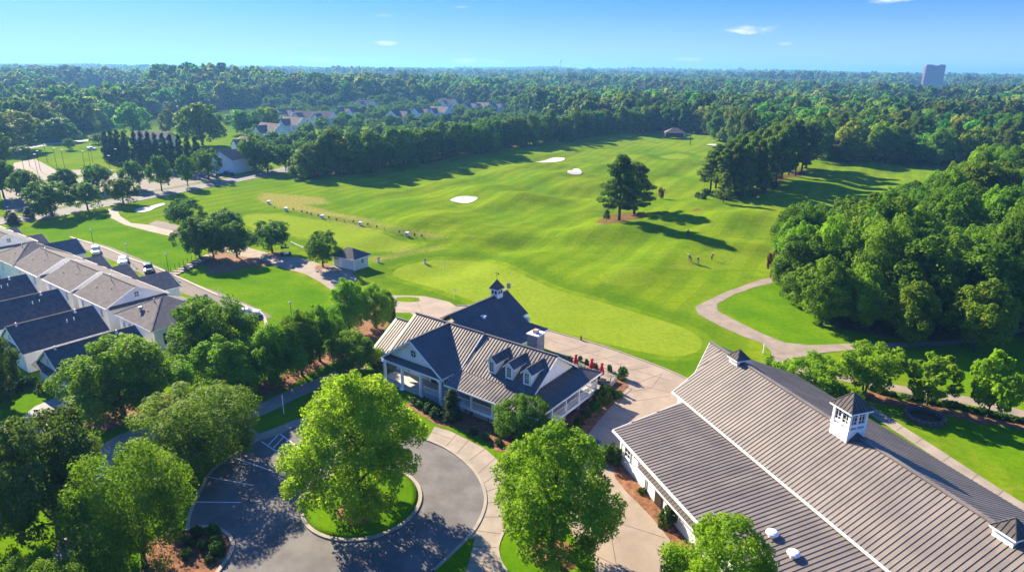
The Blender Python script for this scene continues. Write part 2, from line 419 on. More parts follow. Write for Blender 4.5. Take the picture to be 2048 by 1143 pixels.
# ================================================================== GROUND
def axis_steps(lo, hi, step, far, g=1.16):
    a = list(np.arange(lo, hi + 1e-6, step)); s = step
    while a[-1] < far: s *= g; a.append(a[-1] + s)
    s = step
    while a[0] > -far: s *= g; a.insert(0, a[0] - s)
    return np.array(a)
xs = axis_steps(-130, 135, 1.6, 14000); ys = axis_steps(30, 330, 1.6, 14000); ys = ys[ys > -400]
X, Y = np.meshgrid(xs, ys); nx, ny = len(xs), len(ys)
Z = hgt(X, Y)
REG = {
 'green': [spline(gp([(786, 545), (810, 530), (850, 522), (900, 519), (960, 523), (1010, 533), (1060, 556), (1120, 582), (1200, 603), (1290, 630), (1370, 656), (1404, 682), (1392, 704), (1345, 712), (1270, 700), (1180, 678), (1090, 655), (1020, 632), (960, 607), (900, 586), (830, 566), (795, 555)]), 4),
           spline(gp([(1320, 312), (1345, 308), (1375, 311), (1372, 316), (1340, 318)]), 4),
           gp([(470, 440), (500, 428), (560, 428), (700, 452), (790, 478), (840, 488), (800, 500), (700, 500), (640, 480), (520, 462)])],
 'soft': [spline(gp([(1196, 556), (1215, 541), (1260, 533), (1305, 541), (1328, 556), (1300, 568), (1260, 572), (1218, 568)]), 4), spline(gp([(1350, 524), (1390, 508), (1440, 500), (1490, 512), (1475, 534), (1420, 542), (1365, 538)]), 4)],
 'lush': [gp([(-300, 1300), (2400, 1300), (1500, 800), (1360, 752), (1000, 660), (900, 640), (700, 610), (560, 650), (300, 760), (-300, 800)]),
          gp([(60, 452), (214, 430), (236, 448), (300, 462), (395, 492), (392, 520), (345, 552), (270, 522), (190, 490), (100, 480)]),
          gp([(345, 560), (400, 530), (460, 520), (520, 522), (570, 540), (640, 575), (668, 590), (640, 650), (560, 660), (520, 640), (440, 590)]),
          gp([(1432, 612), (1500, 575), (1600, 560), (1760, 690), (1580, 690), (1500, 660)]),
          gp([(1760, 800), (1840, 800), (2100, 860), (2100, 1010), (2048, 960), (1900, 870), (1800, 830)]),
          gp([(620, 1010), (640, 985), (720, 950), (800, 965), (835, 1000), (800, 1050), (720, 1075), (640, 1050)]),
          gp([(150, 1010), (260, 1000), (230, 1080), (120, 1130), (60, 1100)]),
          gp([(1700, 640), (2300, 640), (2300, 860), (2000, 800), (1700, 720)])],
 'dry': [spline(gp([(520, 392), (560, 396), (640, 418), (720, 436), (800, 455), (870, 468), (880, 476), (810, 472), (720, 455), (640, 437), (560, 414), (525, 402)]), 4),
         gp([(740, 515), (800, 500), (880, 490), (880, 496), (800, 512), (755, 525)]),
         gp([(520, 385), (640, 395), (660, 408), (600, 408), (530, 398)])],
 'straw': [gp([(600, 352), (680, 352), (800, 330), (900, 315), (1010, 296), (1180, 268), (1330, 262), (1330, 250), (1000, 268), (700, 315)]),
           spline(gp([(1190, 445), (1220, 430), (1270, 424), (1285, 436), (1250, 444), (1215, 448)]), 4),
           gp([(1530, 372), (1570, 360), (1615, 344), (1600, 335), (1550, 352)]),
           gp([(1665, 655), (1760, 672), (1900, 684), (2080, 672), (2080, 640), (1900, 655), (1760, 640), (1680, 640)]),
           gp([(1380, 420), (1400, 415), (1405, 420), (1390, 424)]) ],
}
me = D.meshes.new('ground')
me.vertices.add(nx*ny); me.vertices.foreach_set('co', np.stack([X, Y, Z], -1).astype(np.float32).ravel())
I = np.arange(nx*ny).reshape(ny, nx)
Q = np.stack([I[:-1, :-1], I[:-1, 1:], I[1:, 1:], I[1:, :-1]], -1).reshape(-1, 4)
me.loops.add(Q.size); me.loops.foreach_set('vertex_index', Q.ravel().astype(np.int32))
me.polygons.add(len(Q)); me.polygons.foreach_set('loop_start', np.arange(0, Q.size, 4, dtype=np.int32)); me.polygons.foreach_set('loop_total', np.full(len(Q), 4, np.int32))
me.polygons.foreach_set('use_smooth', np.ones(len(Q), bool))
for k, polys in REG.items():
    v = np.full(X.shape, -50.0)
    for p in polys:
        p = [(q[0], q[1]) for q in p]
        v = np.maximum(v, np.clip(sdf(p, X, Y), -50, 50))
    a = me.attributes.new(k, 'FLOAT', 'POINT'); a.data.foreach_set('value', v.astype(np.float32).ravel())
me.update(); me.validate()
ground = D.objects.new('ground', me); COL.objects.link(ground); tag(ground, 'mown golf course grass and lawns reaching to the wooded horizon', kind='structure')

def ground_mat():
    m, nt, out = new_mat('grass')
    b = nt.nodes.new('ShaderNodeBsdfPrincipled'); nt.links.new(b.outputs[0], out.inputs[0])
    b.inputs['Roughness'].default_value = 1; b.inputs['Specular IOR Level'].default_value = 0
    def at(n):
        a = nt.nodes.new('ShaderNodeAttribute'); a.attribute_name = n; return a.outputs['Fac']
    big = ntex(nt, .022, 4, .55); med = ntex(nt, .12, 5, .6); fine = ntex(nt, 1.1, 5, .7); mow = ntex(nt, .06, 3, .5, scl=(1.0, .22, 1)); tiny = ntex(nt, 4.5, 3, .7)
    c = mixc(nt, ramp(nt, big, .35, .65), GC['a'], GC['b'])
    c = mixc(nt, ramp(nt, mow, .42, .62, 0, .55), c, GC['c'])
    c = mixc(nt, ramp(nt, med, .48, .75, 0, .6), c, GC['d'])
    stripe = nt.nodes.new('ShaderNodeTexWave'); stripe.inputs['Scale'].default_value = .055; stripe.inputs['Distortion'].default_value = 2.2; stripe.inputs['Detail'].default_value = 2; stripe.inputs['Detail Scale'].default_value = .6
    tcs = nt.nodes.new('ShaderNodeTexCoord'); mps = nt.nodes.new('ShaderNodeMapping'); mps.inputs['Rotation'].default_value = (0, 0, .5); nt.links.new(tcs.outputs['Object'], mps.inputs[0]); nt.links.new(mps.outputs[0], stripe.inputs['Vector'])
    c = mixc(nt, ramp(nt, stripe.outputs['Fac'], .35, .65, 0, .3), c, GC['d'])
    streak = ntex(nt, .45, 5, .65, scl=(.25, 1, 1)); c = mixc(nt, ramp(nt, streak, .5, .72, 0, .4), c, GC['d']); c = mixc(nt, ramp(nt, streak, .28, .45, .35, 0), c, GC['dry1'])
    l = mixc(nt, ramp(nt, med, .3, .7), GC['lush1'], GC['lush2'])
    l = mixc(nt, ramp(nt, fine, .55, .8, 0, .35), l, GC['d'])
    g = mixc(nt, ramp(nt, med, .3, .7), GC['green1'], GC['green2'])
    dry = mixc(nt, ramp(nt, fine, .35, .7), GC['dry1'], GC['dry2'])
    st = mixc(nt, ramp(nt, fine, .35, .7), (.09, .055, .028), (.2, .105, .055))
    wob = math_(nt, 'MULTIPLY', math_(nt, 'SUBTRACT', med, .5), 3.0); wob2 = math_(nt, 'MULTIPLY', math_(nt, 'SUBTRACT', fine, .5), 5.0)
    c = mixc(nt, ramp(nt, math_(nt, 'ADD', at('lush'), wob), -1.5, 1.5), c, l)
    c = mixc(nt, ramp(nt, math_(nt, 'ADD', math_(nt, 'ADD', at('dry'), wob2), wob), -2, 1.5, 0, .72), c, dry)
    # longer grass collar, then the shaved fringe round each green
    c = mixc(nt, math_(nt, 'MULTIPLY', ramp(nt, math_(nt, 'ADD', at('green'), wob), -9, -4, 0, .6), ramp(nt, at('green'), -2.2, -1.6, 1, 0)), c, GC['d'])
    c = mixc(nt, ramp(nt, at('soft'), -.4, .6, 0, .5), c, g)
    c = mixc(nt, ramp(nt, at('green'), -.25, .25), c, g)
    c = mixc(nt, ramp(nt, math_(nt, 'ADD', at('straw'), wob2), -.6, 1.0, 0, .92), c, st)
    sp = math_(nt, 'ADD', math_(nt, 'MULTIPLY', fine, .5), math_(nt, 'MULTIPLY', tiny, .5))
    c = mixc(nt, 1, c, mixc(nt, ramp(nt, sp, .3, .7), (.72, .75, .72), (1.25, 1.22, 1.18)), 'MULTIPLY')
    # woodland floor far away
    geo = nt.nodes.new('ShaderNodeNewGeometry'); ln = nt.nodes.new('ShaderNodeVectorMath'); ln.operation = 'LENGTH'
    nt.links.new(geo.outputs['Position'], ln.inputs[0])
    fw = mixc(nt, ramp(nt, ntex(nt, .012, 8, .7), .35, .65), (.02, .04, .01), (.05, .085, .02))
    c = mixc(nt, ramp(nt, ln.outputs['Value'], 470, 620), c, fw)
    nt.links.new(c, b.inputs['Base Color'])
    bp = nt.nodes.new('ShaderNodeBump'); bp.inputs['Strength'].default_value = .5; bp.inputs['Distance'].default_value = .12
    nt.links.new(sp, bp.inputs['Height']); nt.links.new(bp.outputs[0], b.inputs['Normal'])
    return m
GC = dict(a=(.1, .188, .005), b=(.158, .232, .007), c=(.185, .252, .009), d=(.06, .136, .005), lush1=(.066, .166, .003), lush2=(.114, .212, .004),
          green1=(.165, .24, .014), green2=(.195, .262, .02), dry1=(.25, .215, .06), dry2=(.32, .265, .09))
me.materials.append(ground_mat())

# ------------------------------------------------------------------ pavements
z4 = lambda x, y: (560 + x/2.926, 760 + y/2.926)
z6 = lambda x, y: (x/3.2, 220 + y/3.2)
arc = [G(*z4(x, y)).xy for x, y in ((860, 350), (960, 392), (1050, 452), (1130, 525), (1182, 605), (1202, 685), (1192, 765), (1150, 855), (1088, 935), (1000, 1022), (900, 1115))]
left_edge = gp([(700, 828), (650, 838), (600, 851), (560, 862), (520, 878), (470, 908), (425, 940), (398, 985), (380, 1030), (375, 1062)])
bulb = gp([(372, 1060), (396, 1054), (430, 1056), (455, 1068), (466, 1090), (456, 1115), (436, 1143), (400, 1200)])
asph = gp([(850, 880)]) + spline(arc, 3, False) + gp([(830, 1190), (760, 1300), (380, 1300)]) + gp([(400, 1200)]) + gp([(340, 1130), (330, 1050)]) + left_edge[::-1] + gp([(760, 835), (810, 855)])
sheet('parking_court', asph, M['asphalt'], .012)
# lawn and mulch round the car park
sheet('mulch_bed', spline(bulb[:-1] + gp([(400, 1180), (300, 1180), (290, 1090)]), 4), M['mulch'], .03)
kb = MB(); sweep(kb, spline(gp([(850, 880)]) + arc, 4, False), .32, .13)
tag(kb.build('kerb', M['kerb']), kind='structure')
kb = MB(); sweep(kb, spline(left_edge, 4, False), .32, .13); tag(kb.build('kerb', M['kerb']), kind='structure')
kb = MB(); sweep(kb, spline(bulb, 4, False), .36, .14); tag(kb.build('kerb', M['kerb']), kind='structure')
# round island
ic = (G(605, 1010).xy + G(841, 992).xy)/2; ir = (G(605, 1010).xy - G(841, 992).xy).length/2
circ = lambda c, r, n=48: [Vector((c.x + r*math.cos(2*math.pi*k/n), c.y + r*math.sin(2*math.pi*k/n))) for k in range(n)]
mb = MB(); R_ = [(ir - .25, 0), (ir - .25, .12), (ir - .9, .2), (ir*.5, .42), (.5, .5)]
mb.lathe((ic.x, ic.y, 0), R_, 40)
o = mb.build('island_lawn', D.materials['grass'], smooth=True); tag(o, kind='structure')
for k, val in (('green', -50), ('soft', -50), ('lush', 1.2), ('dry', -50), ('straw', -50)):
    a = o.data.attributes.new(k, 'FLOAT', 'POINT'); a.data.foreach_set('value', np.full(len(o.data.vertices), val, np.float32))
kb = MB(); sweep(kb, circ(ic, ir), .38, .15, closed=True); tag(kb.build('kerb', M['kerb']), kind='structure')
def mound(name, c, r, h, mat='mulch', seed=0, z0=0.0):
    rr = random.Random(seed); m = MB(); n = 22; ph = [rr.uniform(.82, 1.15) for _ in range(n)]
    rings = [(1, .0), (.8, .55), (.5, .85), (.2, 1)]
    for q, zz in rings:
        for k in range(n): t = 2*math.pi*k/n; m.v.append((c[0] + r*q*ph[k]*math.cos(t), c[1] + r*q*ph[k]*math.sin(t), z0 + h*zz))
    for j in range(3):
        for k in range(n): m.f.append((j*n + k, j*n + (k + 1) % n, (j + 1)*n + (k + 1) % n, (j + 1)*n + k))
    m.f.append(tuple(3*n + k for k in range(n)))
    return tag(m.build(name, M[mat], smooth=True), kind='structure')
mound('mulch_bed', G(716, 1024), 2.3, .25, seed=3, z0=.3)

# concrete walks
walk_out = [G(*z4(x, y)).xy for x, y in ((905, 272), (1000, 300), (1100, 350), (1200, 400), (1262, 455), (1310, 520), (1335, 600), (1345, 700), (1325, 800), (1300, 900), (1275, 980), (1290, 1060), (1330, 1125))]
sheet('walkway', [p for p in arc[:9]] + [G(*z4(x, y)).xy for x, y in ((1070, 1120),)] + gp([(905, 1190), (1040, 1190)]) + walk_out[::-1], M['concrete'], .05)
sheet('grass_verge', [p for p in arc[8:]] + gp([(870, 1165), (910, 1165)]) + [G(*z4(x, y)).xy for x, y in ((1090, 1110), (1120, 1010), (1140, 925))], D.materials['grass'], .075)
jm = MB()
for (a, b) in (((880, 300), (1000, 345)), ((1035, 315), (965, 395)), ((1105, 350), (1035, 430)), ((1200, 402), (1110, 470)), ((1262, 455), (1160, 545)), ((1310, 525), (1195, 600)), ((1338, 610), (1210, 650)), ((1345, 700), (1205, 720)), ((1325, 800), (1195, 800)), ((1300, 900), (1150, 880)), ((1275, 980), (1120, 975)), ((1290, 1060), (1100, 1065))):
    p, q = G(*z4(*a), .056), G(*z4(*b), .056); jm.bar(p, q, .07, .006)
tag(jm.build('walkway_joints', M['joint']), kind='structure')
# left walks
wl = gp([(725, 728), (690, 742), (640, 765), (580, 790), (530, 815), (470, 838), (400, 852), (330, 862), (262, 872), (215, 905), (180, 980), (160, 1060), (130, 1130), (100, 1200)])
strip('walkway', spline(wl, 5, False), 2.9, M['concrete'], .022)
strip('walkway', spline(gp([(700, 818), (640, 832), (590, 847), (545, 865), (505, 872), (475, 838)]), 5, False), 1.7, M['concrete'], .034)
sheet('driveway', gp([(-60, 960), (-10, 880), (70, 812), (122, 790), (150, 822), (80, 870), (20, 930), (-20, 1010)]), M['drive'], .02)
sheet('mulch_bed', gp([(135, 810), (240, 790), (330, 785), (362, 800), (345, 818), (270, 842), (215, 862), (150, 850)]), M['mulch'], .028)
sheet('mulch_bed', spline(gp([(520, 768), (560, 752), (610, 722), (660, 700), (700, 665), (720, 620), (760, 610), (780, 640), (740, 690), (690, 715), (640, 735), (580, 770), (530, 790)]), 4), M['mulch'], .03)
sheet('mulch_bed', spline(gp([(300, 1000), (380, 950), (440, 915), (470, 895), (500, 868), (470, 850), (420, 880), (330, 960)]), 4), M['mulch'], .03)
# plaza and drive round the club house
plaza = gp([(700, 600), (740, 592), (780, 590), (850, 592), (898, 603), (912, 612), (960, 613), (1030, 640), (1094, 660), (1200, 690), (1290, 722), (1352, 747), (1460, 800), (1460, 1000), (1340, 1060), (1345, 1300), (1180, 1300), (1184, 1143), (1160, 1108), (1120, 1000), (1130, 920), (1160, 880), (1218, 810), (1258, 772), (1250, 756), (1200, 745), (1100, 700), (1000, 660), (900, 655), (840, 640), (820, 625), (770, 625), (720, 625)])
sheet('plaza', plaza, M['plaza'], .016)
kb = MB(); sweep(kb, spline(gp([(912, 612), (960, 613), (1030, 640), (1094, 660), (1200, 690), (1290, 722), (1352, 747), (1420, 780)]), 3, False), .22, .12); tag(kb.build('kerb', M['kerb']), kind='structure')
jm = MB()
z6b = lambda x, y: (980 + x/5.689, 640 + y/5.689)
for a, b in (((640, 215), (1250, 410)), ((1250, 410), (1560, 540)), ((1560, 540), (2048, 690)), ((730, 380), (1100, 290)), ((900, 410), (1250, 350)), ((1060, 480), (1430, 410)), ((1280, 510), (1620, 490)), ((1480, 590), (1800, 530)), ((1665, 715), (1960, 610)), ((1540, 680), (1835, 775)), ((1835, 775), (2048, 820)), ((1835, 775), (1960, 610)),
             ((1590, 820), (1830, 770)), ((1470, 945), (2048, 860)), ((1390, 930), (1800, 1230)), ((1210, 1100), (1500, 1330))):
    p, q = G(*z6b(*a), .0), G(*z6b(*b), .0); p.z = q.z = .022; jm.bar(p, q, .07, .006)
for a, b in (((1130, 1010), (1330, 1075)), ((1150, 1090), (1260, 1143)), ((1200, 940), (1235, 1143)), ((760, 610), (900, 640)), ((830, 592), (850, 640))):
    p, q = G(*a), G(*b); p.z = q.z = .022; jm.bar(p, q, .07, .006)
tag(jm.build('plaza_joints', M['joint']), kind='structure')
sheet('mulch_bed', gp([(1258, 770), (1228, 806), (1190, 850), (1150, 900), (1080, 912), (1010, 905), (950, 890), (880, 852), (810, 812), (830, 790), (1000, 830), (1110, 855), (1190, 780), (1215, 765), (1240, 752)]), M['mulch'], .03)
sheet('lawn_patch', [G(*z4(x, y)).xy for x, y in ((935, 268), (1010, 272), (1090, 300), (1180, 340), (1230, 375), (1262, 420), (1262, 452), (1200, 398), (1100, 347), (1000, 298))], D.materials['grass'], .045)
sheet('mulch_bed', gp([(1226, 925), (1240, 922), (1262, 945), (1300, 990), (1345, 1035), (1400, 1100), (1440, 1200), (1400, 1200), (1345, 1085), (1300, 1030), (1255, 985), (1230, 955)]), M['mulch'], .03)
sheet('lawn_patch', spline(gp([(1000, 1060), (1030, 1050), (1100, 1060), (1170, 1100), (1190, 1143), (1185, 1240), (1010, 1240), (1000, 1120)]), 4), D.materials['grass'], .04)
mound('mulch_bed', G(1108, 1112), 2.2, .2, seed=5)
kb = MB(); sweep(kb, spline([G(*z4(x, y)).xy for x, y in ((1325, 860), (1300, 905), (1275, 980), (1290, 1060), (1330, 1125))], 4, False), .25, .1); tag(kb.build('kerb', M['kerb']), kind='structure')

# golf cart paths
zp = lambda pts: spline(gp(pts), 5)
sheet('cart_path', gp([(1545, 553), (1500, 566), (1455, 582), (1410, 603), (1390, 614), (1396, 628), (1440, 652), (1490, 674), (1528, 688), (1543, 704), (1538, 745), (1560, 790), (1640, 800), (1640, 740), (1590, 716), (1640, 706), (1720, 698), (1800, 694), (1900, 690), (1980, 680), (2060, 660), (2060, 652), (1970, 672), (1890, 682), (1800, 685), (1700, 687), (1620, 690), (1570, 685), (1520, 665), (1470, 640), (1436, 622), (1434, 608), (1470, 588), (1510, 574), (1545, 566)]), M['path'], .05, 3.0)
strip('cart_path', spline(gp([(1590, 740), (1640, 742), (1700, 758), (1790, 776), (1880, 790), (1960, 806), (2060, 832), (2200, 870)]), 5, False), 2.6, M['path'], .025)
strip('walkway', spline(gp([(1690, 790), (1745, 822), (1800, 858), (1860, 897), (1950, 956), (2048, 1018), (2150, 1080)]), 4, False), 1.9, M['concrete'], .03)
jm = MB()
for t in ((1760, 829), (1800, 856), (1838, 881), (1893, 917), (1950, 953), (2000, 986)):
    p = G(*t); q = p + Vector((.75, .55, 0)); p -= Vector((.75, .55, 0)); p.z = q.z = .037; jm.bar(p, q, .07, .006)
tag(jm.build('walkway_joints', M['joint']), kind='structure')
sheet('mulch_bed', spline(gp([(1730, 780), (1790, 798), (1850, 808), (1920, 822), (1990, 838), (2060, 850), (2060, 862), (2000, 850), (1960, 848), (1900, 832), (1860, 822), (1790, 812), (1735, 800)]), 4), M['mulch'], .028)
sheet('cart_path', gp([(216, 418), (234, 417), (240, 432), (262, 446), (300, 450), (348, 455), (360, 462), (420, 470), (470, 486), (500, 496), (560, 512), (600, 515), (640, 528), (690, 535), (716, 555), (700, 575), (690, 592), (740, 596), (720, 612), (680, 600), (660, 578), (640, 564), (610, 548), (560, 534), (500, 518), (450, 502), (400, 494), (356, 476), (300, 463), (250, 450), (222, 436)]), M['path'], .045, 3.0)
sheet('tee_pad', gp([(297, 448), (312, 441), (330, 444), (360, 452), (352, 462), (320, 456)]), M['lot'], .06, 3.0)
# roads and car parks at the left
rl = [G(*p).xy for p in ((-60, 450), (20, 440), (85, 432), (172, 414), (247, 401), (309, 389), (390, 374), (456, 362), (506, 352), (561, 342))]
strip('road', spline(rl, 4, False) + gp([(600, 330)]), 9.0, M['road'], .05, 4.0)
kb = MB()
R2 = spline(rl, 4, False)
for sgn in (1, -1):
    ln = []
    for i, p in enumerate(R2):
        d = (R2[min(i + 1, len(R2) - 1)] - R2[max(i - 1, 0)]).normalized(); ln.append(p + Vector((-d.y, d.x))*sgn*4.7)
    sweep(kb, ln, .5, .14)
tag(kb.build('kerb', M['kerb']), kind='structure')
sheet('car_park', gp([(10, 425), (0, 380), (100, 362), (200, 350), (330, 335), (420, 345), (470, 350), (380, 368), (270, 388), (180, 402), (90, 420)]), M['lot'], .03, 5.0)
sheet('tennis_court', gp([(22, 345), (28, 326), (70, 318), (112, 340), (150, 340), (215, 338), (235, 340), (160, 350), (108, 358), (60, 366)]), M['court'], .06, 5.0)
strip('road', spline(gp([(-30, 318), (15, 304), (60, 294), (120, 286), (186, 280)]), 4, False), 7, M['drive'], .06, 5.0)
# drive beside the houses
strip('lane', spline(gp([(150, 484), (200, 498), (240, 514), (300, 540), (350, 566), (420, 592), (480, 618), (520, 640)]), 4, False), 4.6, M['lot'], .03, 3.0)
kb = MB(); sweep(kb, spline(gp([(140, 474), (178, 486), (215, 498), (262, 518), (310, 535), (360, 556), (430, 588), (490, 612), (520, 625), (532, 645), (528, 662)]), 4, False), .5, .14); tag(kb.build('kerb', M['kerb']), kind='structure')
sheet('mulch_bed', spline(gp([(440, 505), (470, 510), (520, 520), (545, 530), (500, 535), (455, 545), (420, 545), (405, 525), (415, 508)]), 4), M['mulch'], .05, 2.0)
for (px, py, r, s) in ((546, 507, 1.9, 1), (647, 533, 2.2, 2)): 
    p = G(px, py); mound('mulch_bed', p, r, .15, seed=s, z0=p.z - .02)

# bunkers: sand hollows with a grass lip
for pts in ([(1060, 320), (1075, 317.5), (1092, 320), (1103, 315.5), (1128, 316), (1127, 321), (1105, 324.5), (1080, 325)], [(1134, 343), (1146, 338.5), (1161, 339.5), (1164, 346), (1152, 350), (1140, 348)], [(899, 400), (915, 393), (938, 392), (956, 395), (950, 402), (935, 407), (912, 405)], [(268, 421), (285, 414), (300, 412), (325, 406), (331, 409), (312, 416), (300, 422), (280, 425)], [(1410, 290), (1420, 288), (1440, 289), (1436, 293), (1415, 293)]):
    o = spline(gp(pts), 5); sheet('bunker', o, M['sand'], .07, 1.5)
    kb = MB(); sweep(kb, o, .3, .1, closed=True); tag(kb.build('bunker_lip', D.materials['grass']), kind='structure')
for o in D.objects:
    if o.type == 'MESH' and o.data.materials and o.data.materials[0] and o.data.materials[0].name == 'grass' and 'lush' not in o.data.attributes:
        for k, val in (('green', -50), ('soft', -50), ('lush', 2.0), ('dry', -50), ('straw', -50)):
            a = o.data.attributes.new(k, 'FLOAT', 'POINT'); a.data.foreach_set('value', np.full(len(o.data.vertices), val, np.float32))

# painted parking lines
zq = lambda x, y: (480 + x/4.7625, 700 + y/4.7625)
pm = MB()
def paint(a, b, w=.11):
    p, q = G(*a), G(*b); p.z = q.z = .02; pm.bar(p, q, w, .006)
for a, b in (((205, 868), (455, 1035)), ((375, 792), (600, 955)), ((375, 792), (272, 900)), ((415, 825), (318, 930)), ((455, 858), (362, 962)), ((498, 892), (408, 990)), ((555, 930), (458, 1035))): paint(zq(*a), zq(*b))
for a, b in (((466, 914), (541, 940)), ((415, 953), (507, 970)), ((388, 1003), (481, 1004))): paint(a, b)
tag(pm.build('parking_lines', M['paint']), kind='structure')
# ================================================================== VEGETATION
def leaf_mesh(name, P, N, T, size, mat, aspect=.6):
    """one small rhombic leaf cluster per point"""
    n = len(P)
    N = N/np.maximum(np.linalg.norm(N, axis=1, keepdims=True), 1e-6)
    r = RNG.normal(size=(n, 3)); t = np.cross(N, r); t /= np.maximum(np.linalg.norm(t, axis=1, keepdims=True), 1e-6); b = np.cross(N, t)
    s = (size*RNG.uniform(.6, 1.35, n))[:, None]
    V = np.stack([P - t*s, P + b*s*aspect + N*s*.18, P + t*s, P - b*s*aspect + N*s*.18], 1).reshape(-1, 3)
    me = D.meshes.new(name)
    me.vertices.add(4*n); me.vertices.foreach_set('co', V.astype(np.float32).ravel())
    me.loops.add(4*n); me.loops.foreach_set('vertex_index', np.arange(4*n, dtype=np.int32))
    me.polygons.add(n); me.polygons.foreach_set('loop_start', np.arange(0, 4*n, 4, dtype=np.int32)); me.polygons.foreach_set('loop_total', np.full(n, 4, np.int32))
    a = me.attributes.new('tint', 'FLOAT', 'FACE'); a.data.foreach_set('value', np.clip(T, 0, 1).astype(np.float32))
    me.materials.append(mat); me.update(); me.validate()
    return me

def unit(n, up=0.0):
    d = RNG.normal(size=(n, 3)); d[:, 2] += up; return d/np.linalg.norm(d, axis=1, keepdims=True)

PROF = {
 'round': lambda t: np.sqrt(np.clip(1 - (2*t - 1)**2, 0, 1))*.95 + .05,
 'ovate': lambda t: np.clip(np.sin(np.pi*np.clip(t, 0, 1)**.72)**.75, .05, 1),
 'dome': lambda t: np.clip(np.sqrt(np.clip(1 - t**2.2, 0, 1)), .12, 1),
 'cone': lambda t: np.clip((1 - t)**.8*.97 + .05, .05, 1)*np.clip(t*9 + .55, 0, 1),
 'cypress': lambda t: np.clip((1 - t**1.6)**.7, .05, 1)*np.clip(t*4 + .75, 0, 1),
 'vase': lambda t: np.clip(.35 + .75*np.sin(np.pi*np.clip(t*.95, 0, 1)**1.3), .2, 1),
 'column': lambda t: np.clip(np.sin(np.pi*np.clip(t*.94 + .06, 0, 1)**.6)**.5, .12, 1),
}
def crown_points(H, zb, prof, nl, ns, n, fill=.62, lr=.36, up=.25, sub=.5, droop=0.0):
    """leaf positions on clumps (lobes and sub-lobes) spread through a crown of radius 1 from height zb*H to H"""
    f = PROF[prof]
    lobes = []
    for i in range(nl):
        t = ((i + .5)/nl)**.9; t = np.clip(t + RNG.normal()*.03, .02, .98)
        R = f(t); a = i*2.39996 + RNG.normal()*.35
        rr = R*(fill + RNG.uniform(-.16, .14)); r = lr*(.55 + .45*R)*RNG.uniform(.75, 1.2)
        lobes.append((rr*math.cos(a), rr*math.sin(a), (zb + (1 - zb)*t*.93)*H, r))
    for i in range(max(2, nl//4)):
        t = (i + .7)/(max(2, nl//4) + .5); lobes.append((RNG.normal()*.1, RNG.normal()*.1, (zb + (1 - zb)*t*.9)*H, lr*f(t)*1.05))
    Lb = np.array(lobes); S = []
    for j, (x, y, z, r) in enumerate(Lb):
        o = np.array([x, y, 0.0]); o /= max(np.linalg.norm(o), .2)
        d = unit(ns, up) + o*.55; d /= np.linalg.norm(d, axis=1, keepdims=True)
        c = np.array([x, y, z]) + d*r*RNG.uniform(.55, .95, (ns, 1)); c[:, 2] -= droop*np.hypot(c[:, 0], c[:, 1])**2
        sr = r*sub*RNG.uniform(.7, 1.25, ns); tn = RNG.uniform(0, 1) * .5 + RNG.uniform(0, .5, ns)
        S.append(np.concatenate([c, sr[:, None], tn[:, None], d], 1))
    S = np.concatenate(S)
    w = S[:, 3]**2; k = RNG.choice(len(S), n, p=w/w.sum())
    d = unit(n, .18) + S[k, 5:8]*.35; d /= np.linalg.norm(d, axis=1, keepdims=True)
    q = RNG.uniform(0, 1, n)**.42
    P = S[k, :3] + d*(S[k, 3]*(.35 + .75*q))[:, None]
    T = .75*S[k, 4] + .25*RNG.uniform(0, 1, n)
    return P, d, T, Lb
def trunk_mesh(name, H, zb, lobes, mat, r=.05, nl=9, lean=.02, multi=1):
    m = MB(); top = H*(zb + (1 - zb)*.72)
    for q in range(multi):
        a0 = 2*math.pi*q/multi; off = .0 if multi == 1 else .05
        pts = [(Vector((math.cos(a0)*off, math.sin(a0)*off, -.02*H))), Vector((math.cos(a0)*off*1.3, math.sin(a0)*off*1.3, zb*H*.55)),
               Vector((random.uniform(-lean, lean)*H + math.cos(a0)*off*4, random.uniform(-lean, lean)*H + math.sin(a0)*off*4, zb*H + .1*H)), Vector((math.cos(a0)*off*6, math.sin(a0)*off*6, top))]
        rs = [r*1.35, r, r*.8, r*.2]
        for k in range(3): m.cyl(pts[k], pts[k + 1], rs[k], rs[k + 1], 8, cap=False)
    idx = sorted(range(len(lobes)), key=lambda i: lobes[i][2])[:int(len(lobes)*.8)]
    for i in idx[::max(1, len(idx)//nl)]:
        x, y, z, rr = lobes[i]; z0 = min(max(zb*H*.8, z - .55*math.hypot(x, y) - .1*H), top)
        mid = Vector((x*.45, y*.45, z0 + (z - z0)*.6))
        m.cyl((0, 0, z0), mid, r*.5, r*.3, 6, cap=False); m.cyl(mid, (x, y, z), r*.3, r*.08, 5, cap=False)
    me_o = m.build(name, mat, smooth=True); me = me_o.data; D.objects.remove(me_o); return me

PROTO = {}
def proto(key, leaf, H=2.4, zb=.2, prof='ovate', nl=18, ns=9, n=6000, size=.05, aspect=.6, bark='bark', tr=.05, **kw):
    tk = {k: kw.pop(k) for k in ('multi', 'lean') if k in kw}
    cone = kw.pop('scatter', .5)
    P, d, T, Lb = crown_points(H, zb, prof, nl, ns, n, **kw)
    N = d*1.0 + RNG.normal(size=d.shape)*cone; N[:, 2] += .25
    cm = leaf_mesh('crown', P, N, T, size, L[leaf], aspect)
    tm = trunk_mesh('trunk', H, zb, Lb.tolist(), M[bark], tr, **tk)
    top = float(np.quantile(P[:, 2], .997)); wid = float(np.quantile(np.hypot(P[:, 0], P[:, 1]), .97))
    PROTO.setdefault(key, []).append((cm, tm, top, wid))
    return cm

